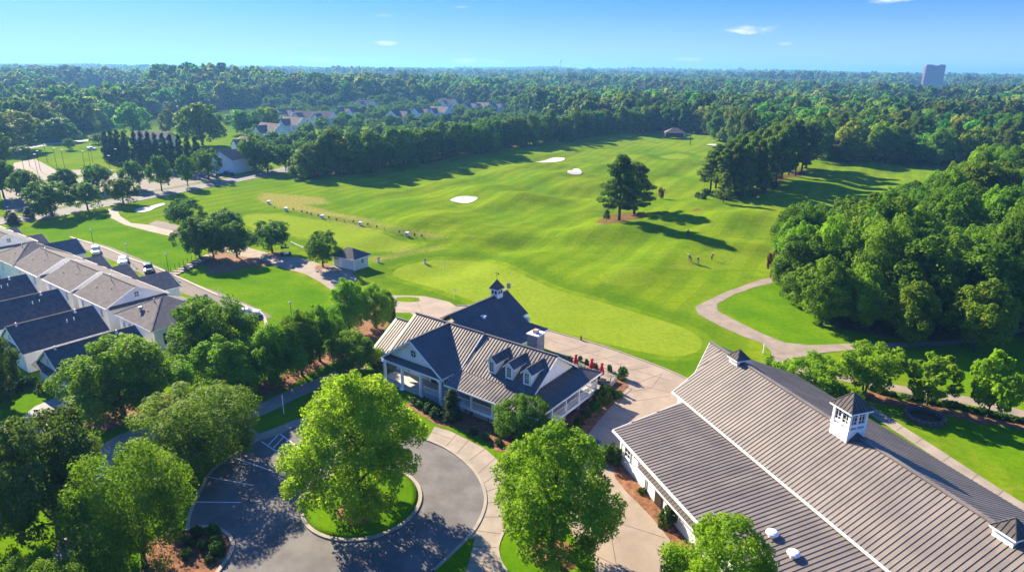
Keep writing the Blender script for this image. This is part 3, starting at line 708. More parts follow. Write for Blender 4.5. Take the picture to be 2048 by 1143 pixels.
def pine_proto(key, H=3.6, zb=.3, nb=54, n=13000, size=.07):
    P, N, T, Lb = [], [], [], []
    for i in range(nb):
        t = (i + .5)/nb; z = (zb + (1 - zb)*t)*H; a = i*2.39996 + RNG.normal()*.4
        R = (1 - t**1.7)**.7*(.6 + .4*min(1, t*3 + .3))*RNG.uniform(.5, 1.15)
        L_ = [(R*q*math.cos(a), R*q*math.sin(a), z + .12*R*q) for q in (.55, .95)]
        for c in L_:
            k = int(n/nb/2); s = RNG.uniform(.14, .26); tn = RNG.uniform(0, .8)
            d = unit(k, .3); p = np.array(c) + d*np.array([s, s, s*.6])*RNG.uniform(.2, 1, (k, 1))**.5
            P.append(p); N.append(RNG.normal(size=(k, 3))); T.append(tn + RNG.uniform(0, .2, k))
        Lb.append((L_[1][0], L_[1][1], L_[1][2], .2))
    P = np.concatenate(P)
    cm = leaf_mesh('crown', P, np.concatenate(N), np.concatenate(T), size, L['pine'], .28)
    m = MB(); m.cyl((0, 0, -.05), (0, 0, zb*H), .07, .055, 8, cap=False); m.cyl((0, 0, zb*H), (0, 0, H*.97), .055, .012, 8, cap=False)
    for x, y, z, r in Lb[::2]: m.cyl((0, 0, z - .16*math.hypot(x, y)), (x, y, z), .022, .007, 5, cap=False)
    o = m.build('trunk', M['bark'], smooth=True); tm = o.data; D.objects.remove(o)
    PROTO.setdefault(key, []).append((cm, tm, float(P[:, 2].max()), float(np.quantile(np.hypot(P[:, 0], P[:, 1]), .97))))

# hero trees of the foreground
proto('island', 'bright', H=2.35, zb=.1, prof='ovate', nl=64, ns=11, n=56000, size=.0215, aspect=.5, tr=.04, up=.3, lr=.24, fill=.66, sub=.44, scatter=.65)
proto('maple', 'maple', H=2.5, zb=.1, prof='ovate', nl=48, ns=12, n=42000, size=.0225, aspect=.55, tr=.04, up=.45, lr=.27, fill=.7, sub=.42)
proto('maple', 'maple', H=2.3, zb=.1, prof='ovate', nl=44, ns=12, n=38000, size=.0225, aspect=.55, tr=.04, up=.45, lr=.28, fill=.7, sub=.42)
for k in range(3): proto('mid', 'mid', H=1.9, zb=.18, prof=('round', 'ovate', 'round')[k], nl=24, ns=13, n=34000, size=.027, tr=.05, up=.35, sub=.42)
for k in range(3): proto('lime', 'lime', H=2.1, zb=.18, prof='ovate', nl=24, ns=11, n=30000, size=.028, tr=.05, up=.4, sub=.44)
for k in range(2): proto('olive', 'olive', H=1.9, zb=.15, prof='round', nl=30, ns=14, n=38000, size=.024, aspect=.42, tr=.04, up=.2, lr=.32, sub=.5)
for k in range(2): proto('oak', 'oak', H=2.0, zb=.15, prof='round', nl=26, ns=15, n=34000, size=.028, aspect=.62, tr=.05, up=.25, sub=.4)
for k in range(4): proto('street', 'street', H=2.1, zb=.26, prof=('dome', 'ovate', 'round', 'ovate')[k], nl=20, ns=9, n=8000, size=.05, tr=.045, up=.3, sub=.44)
for k in range(2): proto('myrtle', 'lime', H=1.9, zb=.28, prof='vase', nl=20, ns=9, n=8000, size=.05, bark='bark_light', tr=.028, multi=4, up=.3, lr=.3)
for k in range(2): proto('young', 'lime', H=2.2, zb=.2, prof='round', nl=22, ns=7, n=4200, size=.075, tr=.03, up=.2, lr=.26, fill=.7)
for k in range(5): proto('line', 'line', H=2.7, zb=.08, prof=('ovate', 'round', 'dome', 'cone', 'ovate')[k], nl=22, ns=9, n=8000, size=.06, tr=.045, up=.3, lr=.36)
for k in range(5): proto('forest', 'forest', H=2.5, zb=.16, prof=('ovate', 'round', 'ovate', 'dome', 'ovate')[k], nl=18, ns=9, n=6500, size=.066, tr=.045, up=.4, lr=.38)
for k in range(4): proto('wood', 'wood', H=2.7, zb=.16, prof=('ovate', 'round', 'ovate', 'dome')[k], nl=28, ns=13, n=14000, size=.046, tr=.04, up=.4, lr=.36, sub=.42)
for k in range(3): proto('village', 'street', H=1.9, zb=.12, prof='round', nl=16, ns=9, n=3200, size=.085, tr=.05, up=.3)
for k in range(2): proto('cypress', 'cypress', H=4.2, zb=.0, prof='cypress', nl=40, ns=8, n=8000, size=.085, aspect=.35, tr=.05, up=.9, lr=.42, fill=.42)
for k in range(3): proto('shrub', 'shrub', H=1.25, zb=.05, prof='dome', nl=14, ns=8, n=2200, size=.09, tr=.04, up=.4)
proto('rust', 'rust', H=1.5, zb=.15, prof='round', nl=12, ns=7, n=1600, size=.1, tr=.03)
proto('bloom', 'lime', H=1.4, zb=.1, prof='dome', nl=16, ns=8, n=5000, size=.06, tr=.04)
for k in range(3): pine_proto('pine', H=(3.0, 3.4, 3.2)[k], zb=(.17, .26, .14)[k])
for k in range(4): proto('far', 'forest', H=2.3, zb=.12, prof=('ovate', 'round', 'dome', 'ovate')[k], nl=11, ns=5, n=800, size=.19, tr=.05, up=.45, lr=.44, scatter=.35)

KNAME = dict(island='maple_tree', maple='maple_tree', mid='broadleaf_tree', lime='broadleaf_tree', olive='willow_oak_tree', oak='evergreen_oak_tree', street='street_tree', myrtle='crape_myrtle', young='young_tree',
             line='treeline_tree', forest='forest_tree', wood='woodland_tree', village='garden_tree', cypress='cypress_tree', shrub='shrub', rust='japanese_maple', bloom='flowering_shrub', pine='pine_tree')
def tree(kind, pos, w, h, label, cat='tree', group=None, var=None, rz=None, crown_mat=None):
    """w crown width, h height, both in metres"""
    P = PROTO[kind]; cm, tm, top, wid = P[(var if var is not None else random.randrange(len(P))) % len(P)]
    r = empty(KNAME[kind], pos, random.uniform(0, 6.28) if rz is None else rz)
    r.scale = (w/2/wid, w/2/wid, h/top)
    c = D.objects.new('crown', cm); c.parent = r; COL.objects.link(c)
    t = D.objects.new('trunk', tm); t.parent = r; COL.objects.link(t)
    return tag(r, label, cat, group)
def ptree(kind, px, py, topy, wpx, label, group=None, cat='tree', var=None, rz=None):
    """tree whose foot, top and width are seen at these places of the photograph"""
    g = G(px, py); dep = g.y*math.cos(PITCH) - (g.z - CAMH)*math.sin(PITCH)
    w = wpx*dep/F
    lo, hi = .3, 40
    for _ in range(40):
        h = (lo + hi)/2
        # the far rim of a wide crown, not its axis, makes the top edge
        yy = proj(g.x, g.y + .15*w, g.z + h)[1]
        if yy > topy: lo = h
        else: hi = h
    return tree(kind, g, w, h, label, cat, group, var, rz)

# --- trees of the forecourt
ptree('island', 722, 1030, 738, 270, 'big bright green maple on the round lawn in the middle of the parking circle')
ptree('maple', 1106, 1122, 838, 250, 'bright green maple with yellow tips beside the walkway corner near the barn', var=0)
ptree('maple', 1425, 1330, 1022, 270, 'yellow-green treetop rising in front of the barn wall at the lower edge', var=1)
ptree('mid', 1046, 872, 786, 116, 'dense round tree at the front corner of the clubhouse porch', var=1)
ptree('cypress', 905, 840, 776, 40, 'dark slim evergreen against the clubhouse porch beside the last portico column', var=0)
ptree('mid', 432, 745, 590, 176, 'large dark rounded tree between the hip-roofed house and the lane', var=0)
ptree('mid', 248, 832, 672, 205, 'broad spreading tree in front of the garage with white doors', var=2)
ptree('lime', 440, 800, 670, 160, 'bright lime tree at the front of the mulch bed beside the dark rounded tree', var=0)
ptree('lime', 558, 770, 642, 122, 'lime tree in the mulch strip with its trunk beside the shaded walkway', var=1)
ptree('mid', 604, 750, 618, 95, 'slim dark tree second from the lime tree along the walkway', var=1)
ptree('lime', 640, 722, 606, 100, 'green tree in the mulch strip just below the twin lime trees', var=2)
ptree('lime', 700, 672, 556, 92, 'taller of the twin lime trees by the wooden screen at the plaza edge', var=0)
ptree('lime', 752, 655, 566, 82, 'smaller of the twin lime trees with a few reddish tips by the plaza', var=2)
ptree('mid', 706, 745, 662, 105, 'low wide dark tree beside the end wall of the clubhouse wing', var=2)
ptree('olive', 400, 925, 768, 240, 'yellowish fine-leaved tree over the walkway at the head of the parking stalls', var=0)
ptree('olive', 290, 1130, 884, 222, 'largest fine-leaved tree leaning over the parking stalls above the shrub bulb', var=1)
ptree('oak', 120, 1075, 818, 212, 'dark glossy evergreen oak beside the driveway at the lower corner', var=0)
ptree('oak', -15, 1100, 900, 150, 'dark evergreen cut by the frame edge behind the glossy oak', var=1)
ptree('oak', -8, 810, 668, 104, 'dark tree at the frame edge beside the garden of the garage house', var=1)
ptree('olive', 90, 1290, 1105, 200, 'treetop just showing at the bottom corner over the shaded lawn', var=0)
# --- driving range and lawn trees
gl = 'trees around the range path'
ptree('street', 372, 456, 396, 82, 'round tree by the light path end nearest the road bunker', gl, var=2)
ptree('street', 452, 470, 418, 78, 'tree mostly hidden behind the pair above the timber steps', gl, var=0)
ptree('street', 400, 516, 432, 88, 'larger of the pair of trees above the timber steps', gl, var=3)
ptree('street', 474, 514, 443, 74, 'tree on the dark mulch bank beside the shaded path bend', gl, var=1)
ptree('street', 428, 520, 440, 68, 'slim tree between the larger pair tree and the mulch bank', gl, var=3)
ptree('street', 545, 506, 441, 82, 'round tree on a mulch ring beside the golf buggy', gl, var=2)
ptree('street', 646, 534, 460, 74, 'round tree on a mulch ring in front of the white hut', gl, var=2)
# --- street trees by the road
gs = 'street trees along the road'
SL = ['street tree nearest the frame edge in the first row', 'broadest street tree with a domed crown by the road edge', 'street tree in front of the paved courts', 'street tree by the kerb next to the broadest one', 'street tree behind the kerb row facing the courts', 'domed street tree by the kerb halfway along the car park', 'street tree in the car park in front of the wide cypresses', 'tall oval street tree by the road in front of the cypress row', 'narrowest street tree beside the end of the cypress row', 'round street tree beside the white gabled house', 'tall round tree against the side of the white gabled house', 'broad round tree by the road next to the gabled house', 'small round tree where the road meets the treeline', 'dark tree at the frame edge beyond the courts']
for i, (px, py, t, w, v) in enumerate([(55, 405, 338, 60, 1), (105, 432, 363, 92, 0), (132, 388, 336, 50, 1), (176, 420, 363, 61, 0), (198, 382, 328, 55, 2), (247, 407, 355, 64, 0), (268, 378, 322, 46, 1), (324, 382, 311, 48, 1), (376, 373, 310, 36, 3), (418, 357, 296, 57, 2), (512, 342, 271, 56, 2), (536, 345, 291, 68, 0), (572, 342, 288, 38, 2), (8, 395, 318, 66, 1)]):
    ptree('street', px, py, t, w, SL[i], gs, var=v)
for px, py, t, w, lb in ((48, 315, 291, 38, 'small mushroom-shaped tree at the corner of the paved courts'), (139, 300, 277, 22, 'small dark tree on the lawn by the pale road'), (198, 288, 267, 33, 'small pale round tree by the parked car near the cypresses')): ptree('street', px, py, t, w, lb, var=0)
for px, py, t, w, lb in ((30, 300, 222, 110, 'tall blue-green tree at the frame edge beyond the pale road'), (120, 283, 236, 70, 'tree on the wood edge behind the small dark lawn tree'), (268, 272, 205, 72, 'big round tree behind the cypress row, nearer the pale road'), (405, 290, 207, 92, 'biggest dark tree behind the gabled house and cypress row'), (340, 268, 218, 40, 'tree between the two big ones behind the cypresses'), (488, 268, 220, 66, 'round sunlit tree among the roofs beside the biggest dark tree'), (540, 262, 215, 50, 'dark round tree beside the grey village roofs'), (-20, 345, 250, 90, 'tree outside the courts cut by the frame edge')):
    ptree('forest', px, py, t, w, lb)
# --- cypresses
gc = 'row of clipped cypresses'
for i, (px, py, t, w) in enumerate([(218, 322, 262, 20), (230, 325, 259, 21), (243, 327, 260, 21), (256, 328, 262, 20), (276, 332, 264, 20), (290, 334, 262, 20), (304, 336, 264, 20), (319, 339, 266, 20), (334, 341, 267, 20), (349, 343, 267, 20), (366, 345, 270, 20), (382, 344, 270, 20), (398, 342, 273, 20)]):
    ptree('cypress', px, py, t, w, 'dark cypress in the close row between the car park and the white gabled house', gc, var=i % 2)
# --- treeline beside the range: a front row and rows behind it
gt = 'treeline beside the driving range'
fr = spline(gp([(612, 357), (700, 347), (780, 336), (860, 322), (940, 308), (1010, 296), (1090, 285), (1180, 272), (1250, 266), (1330, 262)]), 12, False)
dist = 0; last = None; cnt = 0; LINEP = []
for p in fr:
    if last is None or (p - last).length > 6.0 + 1.0*math.sin(cnt*2.1): LINEP.append(p); last = p; cnt += 1
for i, p in enumerate(LINEP):
    back = Vector((-.35, 1.0)).normalized()
    for row in range(2 if i % 3 else 3):
        q = p + back*(row*7.5 + random.uniform(-1.5, 1.5)) + Vector((random.uniform(-1.5, 1.5), 0))
        h = (random.uniform(14.5, 18.5) if row == 0 else random.uniform(11.5, 14.5)) if i else 13
        lb = 'tall dense tree in the shaded front row of the treeline along the range' if row == 0 else 'sunlit tree in the back rows of the treeline along the range'
        tree('line', (q.x, q.y, float(hgt(q.x, q.y)) - .1), random.uniform(10.5, 13.5), h, lb if i else ('low cone-shaped tree at the road end of the treeline', 'second tree back at the road end of the treeline', 'third tree back at the road end of the treeline')[row], group=(gt if row == 0 else gt + ', back rows') if i else None, var=random.choice((0, 1, 2, 4)) if i or row else 3)
# --- pines
gpn = 'pines on the golf course'
ptree('pine', 1238, 440, 308, 84, 'tallest lone pine on the brown needle patch in the fairway', var=0, rz=.6)
ptree('pine', 1268, 428, 322, 84, 'second pine close behind the tallest one in the fairway', var=2, rz=2.0)
ptree('pine', 1213, 444, 418, 14, 'tiny young pine at the foot of the lone pine', var=1)
ptree('rust', 1322, 398, 374, 12, 'small brown tree standing alone on the fairway')
PN = [(1420, 386, 300), (1431, 376, 287), (1446, 404, 344), (1444, 389, 296), (1452, 372, 280), (1466, 391, 286), (1478, 376, 270), (1486, 393, 288), (1499, 384, 268), (1512, 390, 278), (1493, 366, 262), (1522, 372, 258), (1530, 380, 272), (1540, 364, 250), (1551, 371, 260), (1538, 350, 244), (1563, 358, 247), (1577, 350, 240), (1560, 342, 238), (1590, 352, 250), (1603, 343, 246), (1588, 334, 238), (1510, 356, 256), (1470, 362, 268), (1612, 336, 243)]
for i, (px, py, t) in enumerate(PN):
    ptree('pine', px, py, t, random.uniform(42, 58) if i != 2 else 36, 'dark pine in the grove on the fairway mound' if i != 2 else 'short pine standing out in front of the grove', gpn if i != 2 else None)
for px, py, w, h in [(1395, 394, 2.5, 1.8), (1405, 398, 3, 2), (1412, 390, 3, 2.4), (1426, 392, 2.5, 2), (1436, 396, 3, 2.2), (1455, 398, 2.5, 1.6), (1475, 398, 3, 2.4), (1500, 394, 3.5, 2.6), (1524, 386, 3.5, 2.4), (1546, 376, 3, 2.4)]: tree('shrub', G(px, py), w, h, 'scrubby undergrowth bush at the foot of the fairway pine grove', 'shrub', 'undergrowth of the pine grove')
# --- woodland at the right
gw = 'woodland beside the cart path'
wpoly = [(q[0], q[1]) for q in gp([(1535, 600), (1580, 632), (1640, 652), (1740, 668), (1900, 684), (2080, 676), (2300, 660), (2500, 520), (2400, 352), (2200, 346), (2060, 350), (1985, 372), (1920, 398), (1850, 436), (1760, 482), (1640, 516), (1570, 552)])]
wx = [p[0] for p in wpoly]; wy = [p[1] for p in wpoly]
gy = min(wy); k = 0; spots = []
while gy < max(wy):
    gx = min(wx) + (k % 2)*3.4
    while gx < max(wx):
        x, y = gx + random.uniform(-2, 2), gy + random.uniform(-1.6, 1.6)
        if inside(wpoly, np.array(x), np.array(y)): spots.append((x, y))
        gx += 7.4
    gy += 6.4; k += 1
wd = sdf(wpoly, np.array([s[0] for s in spots]), np.array([s[1] for s in spots]))
for (x, y), dd in zip(spots, wd):
    h = random.choice((random.uniform(11, 14), random.uniform(14, 17.5), random.uniform(16.5, 20))) if dd > 5 else random.uniform(10.5, 15.5)
    tree(random.choices(('wood', 'mid', 'lime', 'street'), (.62, .16, .1, .12))[0], (x, y, float(hgt(x, y)) - .1), random.uniform(7.5, 13.5), h, 'broadleaf tree in the thick wood beside the cart path' if dd > 5 else 'leafy tree on the outer edge of the thick wood by the cart path', group=gw)
ptree('rust', 1552, 560, 500, 40, 'reddish brown tree on the fairway edge of the thick wood')
ptree('wood', 1818, 690, 560, 90, 'pale-trunked tree standing in front of the wood beside the path', var=0)
ptree('wood', 1948, 702, 555, 120, 'tree with a pale trunk on the shaded lawn in front of the wood', var=2)
# --- small trees beyond the barn
ptree('myrtle', 1560, 785, 712, 78, 'crape myrtle right behind the barn ridge at the path junction', var=0)
ptree('myrtle', 1630, 770, 708, 95, 'crape myrtle between the barn ridge and the tall vase-shaped one', var=1)
ptree('myrtle', 1727, 788, 684, 122, 'tall vase-shaped crape myrtle with pale stems by the cart path', var=0)
ptree('young', 1853, 810, 702, 106, 'young tree at the mulch bed just above the stone fire pit', var=0)
ptree('young', 1974, 834, 702, 96, 'young open tree on mulch near the frame edge right of the fire pit', var=1)
ptree('bloom', 1640, 800, 742, 92, 'white-flowering bush hugging the barn roof below the crape myrtles')
ptree('bloom', 1700, 812, 770, 60, 'smaller flowering bush beside the barn lantern')
# --- garden trees between the village houses
VP = [(q[0], q[1]) for q in gp([(455, 262), (470, 240), (520, 222), (560, 203), (700, 200), (860, 206), (1010, 220), (1130, 240), (1110, 256), (960, 278), (800, 296), (700, 312), (620, 322), (560, 318), (520, 300)])]
vx = [p[0] for p in VP]; vy = [p[1] for p in VP]; HS = [G(*q).xy for q in ((470, 342), (500, 306), (590, 266), (545, 282), (612, 250), (650, 252), (690, 240), (575, 244), (655, 212), (800, 246), (845, 240), (880, 238), (895, 218), (940, 226), (965, 226), (990, 226), (1100, 228), (732, 222))]
got = []; tries = 0
while len(got) < 285 and tries < 14000:
    tries += 1; q = Vector((random.uniform(min(vx), max(vx)), random.uniform(min(vy), max(vy))))
    if not inside(VP, np.array(q.x), np.array(q.y)) or any((q - s).length < 9.5 for s in HS) or any((q - s).length < 6.0 for s in got): continue
    got.append(q); tree('village', (q.x, q.y, float(hgt(q.x, q.y)) - .1), random.uniform(7.5, 11.5), random.uniform(5.5, 9.5), 'round garden tree standing among the roofs of the distant village', group='garden trees in the village')
# --- forest trees across the whole background
YB = np.array([(-400, 290), (0, 287), (60, 284), (190, 266), (250, 238), (400, 226), (470, 214), (560, 196), (760, 196), (880, 202), (1000, 222), (1100, 240), (1180, 256), (1320, 259), (1400, 272), (1440, 284), (1500, 300), (1620, 322), (1850, 334), (1900, 338), (2100, 345), (2500, 360)], float)
pts = []
def scatter(d0, d1, sp):
    y = d0*.6
    while y < d1:
        x = -1.0*y
        while x < 1.0*y:
            a, b = x + random.uniform(-.42, .42)*sp, y + random.uniform(-.42, .42)*sp
            d = math.hypot(a, b)
            if d0 <= d < d1: pts.append((a, b, sp))
            x += sp
        y += sp
scatter(240, 900, 10.2); scatter(900, 2000, 14); scatter(2000, 4800, 20)
A_ = np.array(pts); z_ = hgt(A_[:, 0], A_[:, 1]); px_, py_ = proj(A_[:, 0], A_[:, 1], z_)
ok = (py_ < np.interp(px_, YB[:, 0], YB[:, 1])) & (px_ > -160) & (px_ < 2210)
# open strips in the distance: a road cut and pale clearings
ok &= ~((np.abs(px_ - 578) < 5) & (py_ < 190) & (py_ > 158))
ok &= ~((np.abs(px_ - 1863) < 40) & (np.hypot(A_[:, 0], A_[:, 1]) > 1450) & (np.hypot(A_[:, 0], A_[:, 1]) < 2500))
ok &= ~((np.abs(px_ - 1550) < 75) & (np.hypot(A_[:, 0], A_[:, 1]) > 1270) & (np.hypot(A_[:, 0], A_[:, 1]) < 1420))
# glades and clearings break up the far canopy
ok &= ~((np.sin(A_[:, 0]*.0061 + 2)*np.sin(A_[:, 1]*.0047 + 1) + .6*np.sin(A_[:, 0]*.017 + A_[:, 1]*.012) > 1.02) & (np.hypot(A_[:, 0], A_[:, 1]) > 750))
A_, z_, px_, py_ = A_[ok], z_[ok], px_[ok], py_[ok]
dd = np.hypot(A_[:, 0], A_[:, 1]); order = np.argsort(dd)
near = [i for i in order if -60 < px_[i] < 2110][:290]
gf = 'forest beyond the golf course'
for i in near:
    d = dd[i]
    if random.random() < .13: tree('pine', (A_[i, 0], A_[i, 1], z_[i] - .2), random.uniform(7, 10), random.uniform(17, 23), 'dark pine standing among the broadleaf trees at the forest edge', group='pines in the forest edge'); continue
    tree('forest', (A_[i, 0], A_[i, 1], z_[i] - .2), random.uniform(11, 18), random.choice((random.uniform(10, 15), random.uniform(14, 19), random.uniform(17, 22))), 'tall tree at the near edge of the forest beyond the golf course and village', group=gf)
near = set(near); rest = [i for i in range(len(A_)) if i not in near]
fm = D.meshes.new('distant_forest'); fm.vertices.add(len(rest)); fm.vertices.foreach_set('co', np.stack([A_[rest, 0], A_[rest, 1], z_[rest] - .2], -1).astype(np.float32).ravel())
sa = fm.attributes.new('size', 'FLOAT', 'POINT'); sa.data.foreach_set('value', (np.maximum(A_[rest, 2], 12)*.078*RNG.uniform(.75, 1.25, len(rest))).astype(np.float32)); fm.update()
fo = D.objects.new('distant_forest', fm); COL.objects.link(fo); tag(fo, 'continuous hazy forest canopy rolling to the horizon', kind='stuff')
def forest_nodes(meshes):
    ng = D.node_groups.new('forest', 'GeometryNodeTree')
    ng.interface.new_socket('Geometry', in_out='INPUT', socket_type='NodeSocketGeometry'); ng.interface.new_socket('Geometry', in_out='OUTPUT', socket_type='NodeSocketGeometry')
    gi = ng.nodes.new('NodeGroupInput'); go = ng.nodes.new('NodeGroupOutput'); j = ng.nodes.new('GeometryNodeJoinGeometry')
    idx = ng.nodes.new('FunctionNodeRandomValue'); idx.data_type = 'INT'; idx.inputs[4].default_value = 0; idx.inputs[5].default_value = len(meshes) - 1; idx.inputs['Seed'].default_value = 3
    rot = ng.nodes.new('FunctionNodeRandomValue'); rot.data_type = 'FLOAT_VECTOR'; rot.inputs[0].default_value = (0, 0, 0); rot.inputs[1].default_value = (0, 0, 6.28)
    ssc = ng.nodes.new('FunctionNodeRandomValue'); ssc.data_type = 'FLOAT_VECTOR'; ssc.inputs[0].default_value = (5.5, 5.5, 5.2); ssc.inputs[1].default_value = (9.5, 9.5, 9.6)
    na = ng.nodes.new('GeometryNodeInputNamedAttribute'); na.data_type = 'FLOAT'; na.inputs['Name'].default_value = 'size'
    vm = ng.nodes.new('ShaderNodeVectorMath'); vm.operation = 'SCALE'; ng.links.new(ssc.outputs[0], vm.inputs[0]); ng.links.new(na.outputs['Attribute'], vm.inputs['Scale'])
    g2i = ng.nodes.new('GeometryNodeGeometryToInstance')
    for o in meshes:
        oi = ng.nodes.new('GeometryNodeObjectInfo'); oi.inputs['Object'].default_value = o; ng.links.new(oi.outputs['Geometry'], g2i.inputs[0])
    ip = ng.nodes.new('GeometryNodeInstanceOnPoints'); ip.inputs['Pick Instance'].default_value = True
    ng.links.new(gi.outputs[0], ip.inputs['Points']); ng.links.new(g2i.outputs[0], ip.inputs['Instance']); ng.links.new(idx.outputs[2], ip.inputs['Instance Index'])
    ng.links.new(rot.outputs[0], ip.inputs['Rotation']); ng.links.new(vm.outputs[0], ip.inputs['Scale'])
    ng.links.new(ip.outputs[0], go.inputs[0])
    return ng
# ================================================================== BUILDINGS
UR = rad(-36.1)
Ux, Vx = Vector((math.cos(UR), math.sin(UR), 0)), Vector((-math.sin(UR), math.cos(UR), 0))
def UV(u, v, z=0): return Ux*u + Vx*v + Vector((0, 0, z))
X3, Y3, Z3 = Vector((1, 0, 0)), Vector((0, 1, 0)), Vector((0, 0, 1))

def window(parent, c, right, w, h, cols=2, rows=3, name='window', mat='trim', shutters=False, t=.07, round_=False, glass='glass'):
    """window on a wall: c centre on the wall face, right the horizontal direction along it (outside is right x up turned outward)"""
    c, r = Vector(c), Vector(right).normalized(); out = r.cross(Z3)
    m = MB()
    if round_:
        n = 20
        for k in range(n):
            a, b = 2*math.pi*k/n, 2*math.pi*(k + 1)/n
            m.bar(c + out*.05 + r*math.cos(a)*w/2 + Z3*math.sin(a)*w/2, c + out*.05 + r*math.cos(b)*w/2 + Z3*math.sin(b)*w/2, .12, .12, up=out)
        m.bar(c - r*w/2 + out*.04, c + r*w/2 + out*.04, .05, .05); m.bar(c - Z3*w/2 + out*.04, c + Z3*w/2 + out*.04, .05, .05, up=out)
    else:
        for s in (-1, 1):
            m.box(c + r*s*(w/2 + t/2) + out*.04, (t/2, .06, h/2 + t), (r, out, Z3)); m.box(c + Z3*s*(h/2 + t/2) + out*.04, (w/2, .06, t/2), (r, out, Z3))
        m.box(c - Z3*(h/2 + t + .03) + out*.07, (w/2 + t + .05, .09, .03), (r, out, Z3))
        for k in range(1, cols): m.box(c + r*(-w/2 + w*k/cols) + out*.035, (.02, .025, h/2), (r, out, Z3))
        for k in range(1, rows): m.box(c + Z3*(-h/2 + h*k/rows) + out*.033, (w/2, .022, .02 if k*2 != rows else .03), (r, out, Z3))
    f = m.build(name, M[mat], parent)
    g = MB()
    if round_: g.poly([c + out*.02 + r*math.cos(2*math.pi*k/20)*w/2 + Z3*math.sin(2*math.pi*k/20)*w/2 for k in range(20)])
    else: g.box(c + out*.012, (w/2, .012, h/2), (r, out, Z3))
    g.build('pane', M[glass], f)
    if shutters:
        for s in (-1, 1):
            q = MB(); q.box(c + r*s*(w/2 + t + .2) + out*.03, (.19, .03, h/2 + .03), (r, out, Z3))
            for k in range(8): q.box(c + r*s*(w/2 + t + .2) + out*.062 + Z3*(-h/2 + h*(k + .5)/8), (.15, .008, h/26), (r, out, Z3))
            q.build('shutter', M['dark'], parent)
    return f

def railing(parent, p, q, h=.9, sp=.16, mat='trim'):
    p, q = Vector(p), Vector(q); m = MB(); d = q - p; n = max(2, int(d.length/sp))
    m.bar(p + Z3*h, q + Z3*h, .07, .06); m.bar(p + Z3*.12, q + Z3*.12, .05, .05)
    for k in range(n + 1): m.bar(p + d*k/n + Z3*.14, p + d*k/n + Z3*(h - .02), .035, .035, up=(1, 0, 0))
    return m.build('railing', M[mat], parent)
def column(parent, p, top, r=.17, name='column', square=False):
    m = MB(); x, y, z = p
    if square:
        m.b2((x - r, y - r, z), (x + r, y + r, top)); m.b2((x - r*1.5, y - r*1.5, z), (x + r*1.5, y + r*1.5, z + .22)); m.b2((x - r*1.45, y - r*1.45, top - .16), (x + r*1.45, y + r*1.45, top))
    else:
        m.lathe((x, y, 0), [(r*1.35, z + .12), (r*1.35, z + .2), (r*1.08, z + .25), (r, z + .7), (r*.97, z + (top - z)*.4), (r*.84, top - .22), (r*1.15, top - .16), (r*1.15, top - .12)], 18)
        m.b2((x - r*1.5, y - r*1.5, z), (x + r*1.5, y + r*1.5, z + .12)); m.b2((x - r*1.35, y - r*1.35, top - .12), (x + r*1.35, y + r*1.35, top))
    return m.build(name, M['trim'], parent, smooth=False)
def fascia(mb, p, q, h=.2, t=.05, drop=.1):
    p, q = Vector(p), Vector(q); mb.bar(p - Z3*drop, q - Z3*drop, t, h)

# ------------------------------------------------------------------ club house (local x along its main ridge, local y towards the green)
CU, CV = -52.0, 64.0
club = empty('clubhouse', UV(CU, CV), UR)
tag(club, 'white clubhouse with dark standing seam roofs, portico gable, three dormers and porch', 'clubhouse')
def c_(u, v, z): return Vector((u - CU, v - CV, z))
def cb(m, u0, u1, v0, v1, z0, z1): m.b2(c_(u0, v0, z0), c_(u1, v1, z1))
FL = 1.15        # porch floor level
# walls
w = MB()
cb(w, -63.3, -51.55, 58.9, 68.8, 0, 4.05)           # high block
cb(w, -67.4, -63.3, 59.5, 68.0, 0, 2.95)              # low end wing
cb(w, -51.5, -39.9, 58.9, 68.6, 0, 4.35)           # dormer block
cb(w, -63.8, -55.0, 68.82, 79.0, 0, 4.0)             # rear wing
# gable walls
w.poly([c_(-63.3, 58.9, 4.06), c_(-63.3, 68.6, 4.06), c_(-63.3, 63.75, 7.75)])
for uu in (-39.9,):
    w.slab([c_(uu - .12, 59.3, 4.4), c_(uu, 59.3, 4.4), c_(uu, 68.7, 4.4), c_(uu - .12, 68.7, 4.4)], .1)
    m_ = [c_(uu, 59.2, 4.3), c_(uu, 68.8, 4.3), c_(uu, 64.0, 7.62)]; w.poly(m_); w.poly([p + Vector((-.12, 0, 0)) for p in m_][::-1])
m_ = [c_(-51.5, 59.0, 4.3), c_(-51.5, 68.6, 4.3), c_(-51.5, 63.8, 7.8)]; w.poly(m_)
w.poly([c_(-62.4, 56.6, 4.42), c_(-52.5, 56.6, 4.42), c_(-57.45, 56.6, 7.85)])     # pediment
w.poly([c_(-63.8, 79.0, 4.0), c_(-55.0, 79.0, 4.0), c_(-55.0, 79.0, 4.9), c_(-59.4, 79.0, 7.8), c_(-63.8, 79.0, 4.9)])
cb(w, -55.2, -54.2, 78.7, 79.25, 4.0, 4.7)
w.build('wall', M['siding'], club)
# foundations and porch decks
m = MB(); cb(m, -67.4, -63.35, 59.47, 68.0, 0, .9); m.build('foundation', M['brick'], club)
m = MB(); cb(m, -62.9, -51.4, 56.0, 58.88, .12, .98); cb(m, -51.38, -37.2, 56.3, 58.88, .98, FL); cb(m, -39.88, -37.2, 58.9, 70.9, .98, FL); m.build('porch_floor', M['floor'], club)
m = MB(); cb(m, -51.38, -37.05, 56.16, 56.29, .78, FL + .02); cb(m, -37.19, -37.05, 56.3, 70.9, .78, FL + .02); m.build('porch_skirt', M['trim'], club)
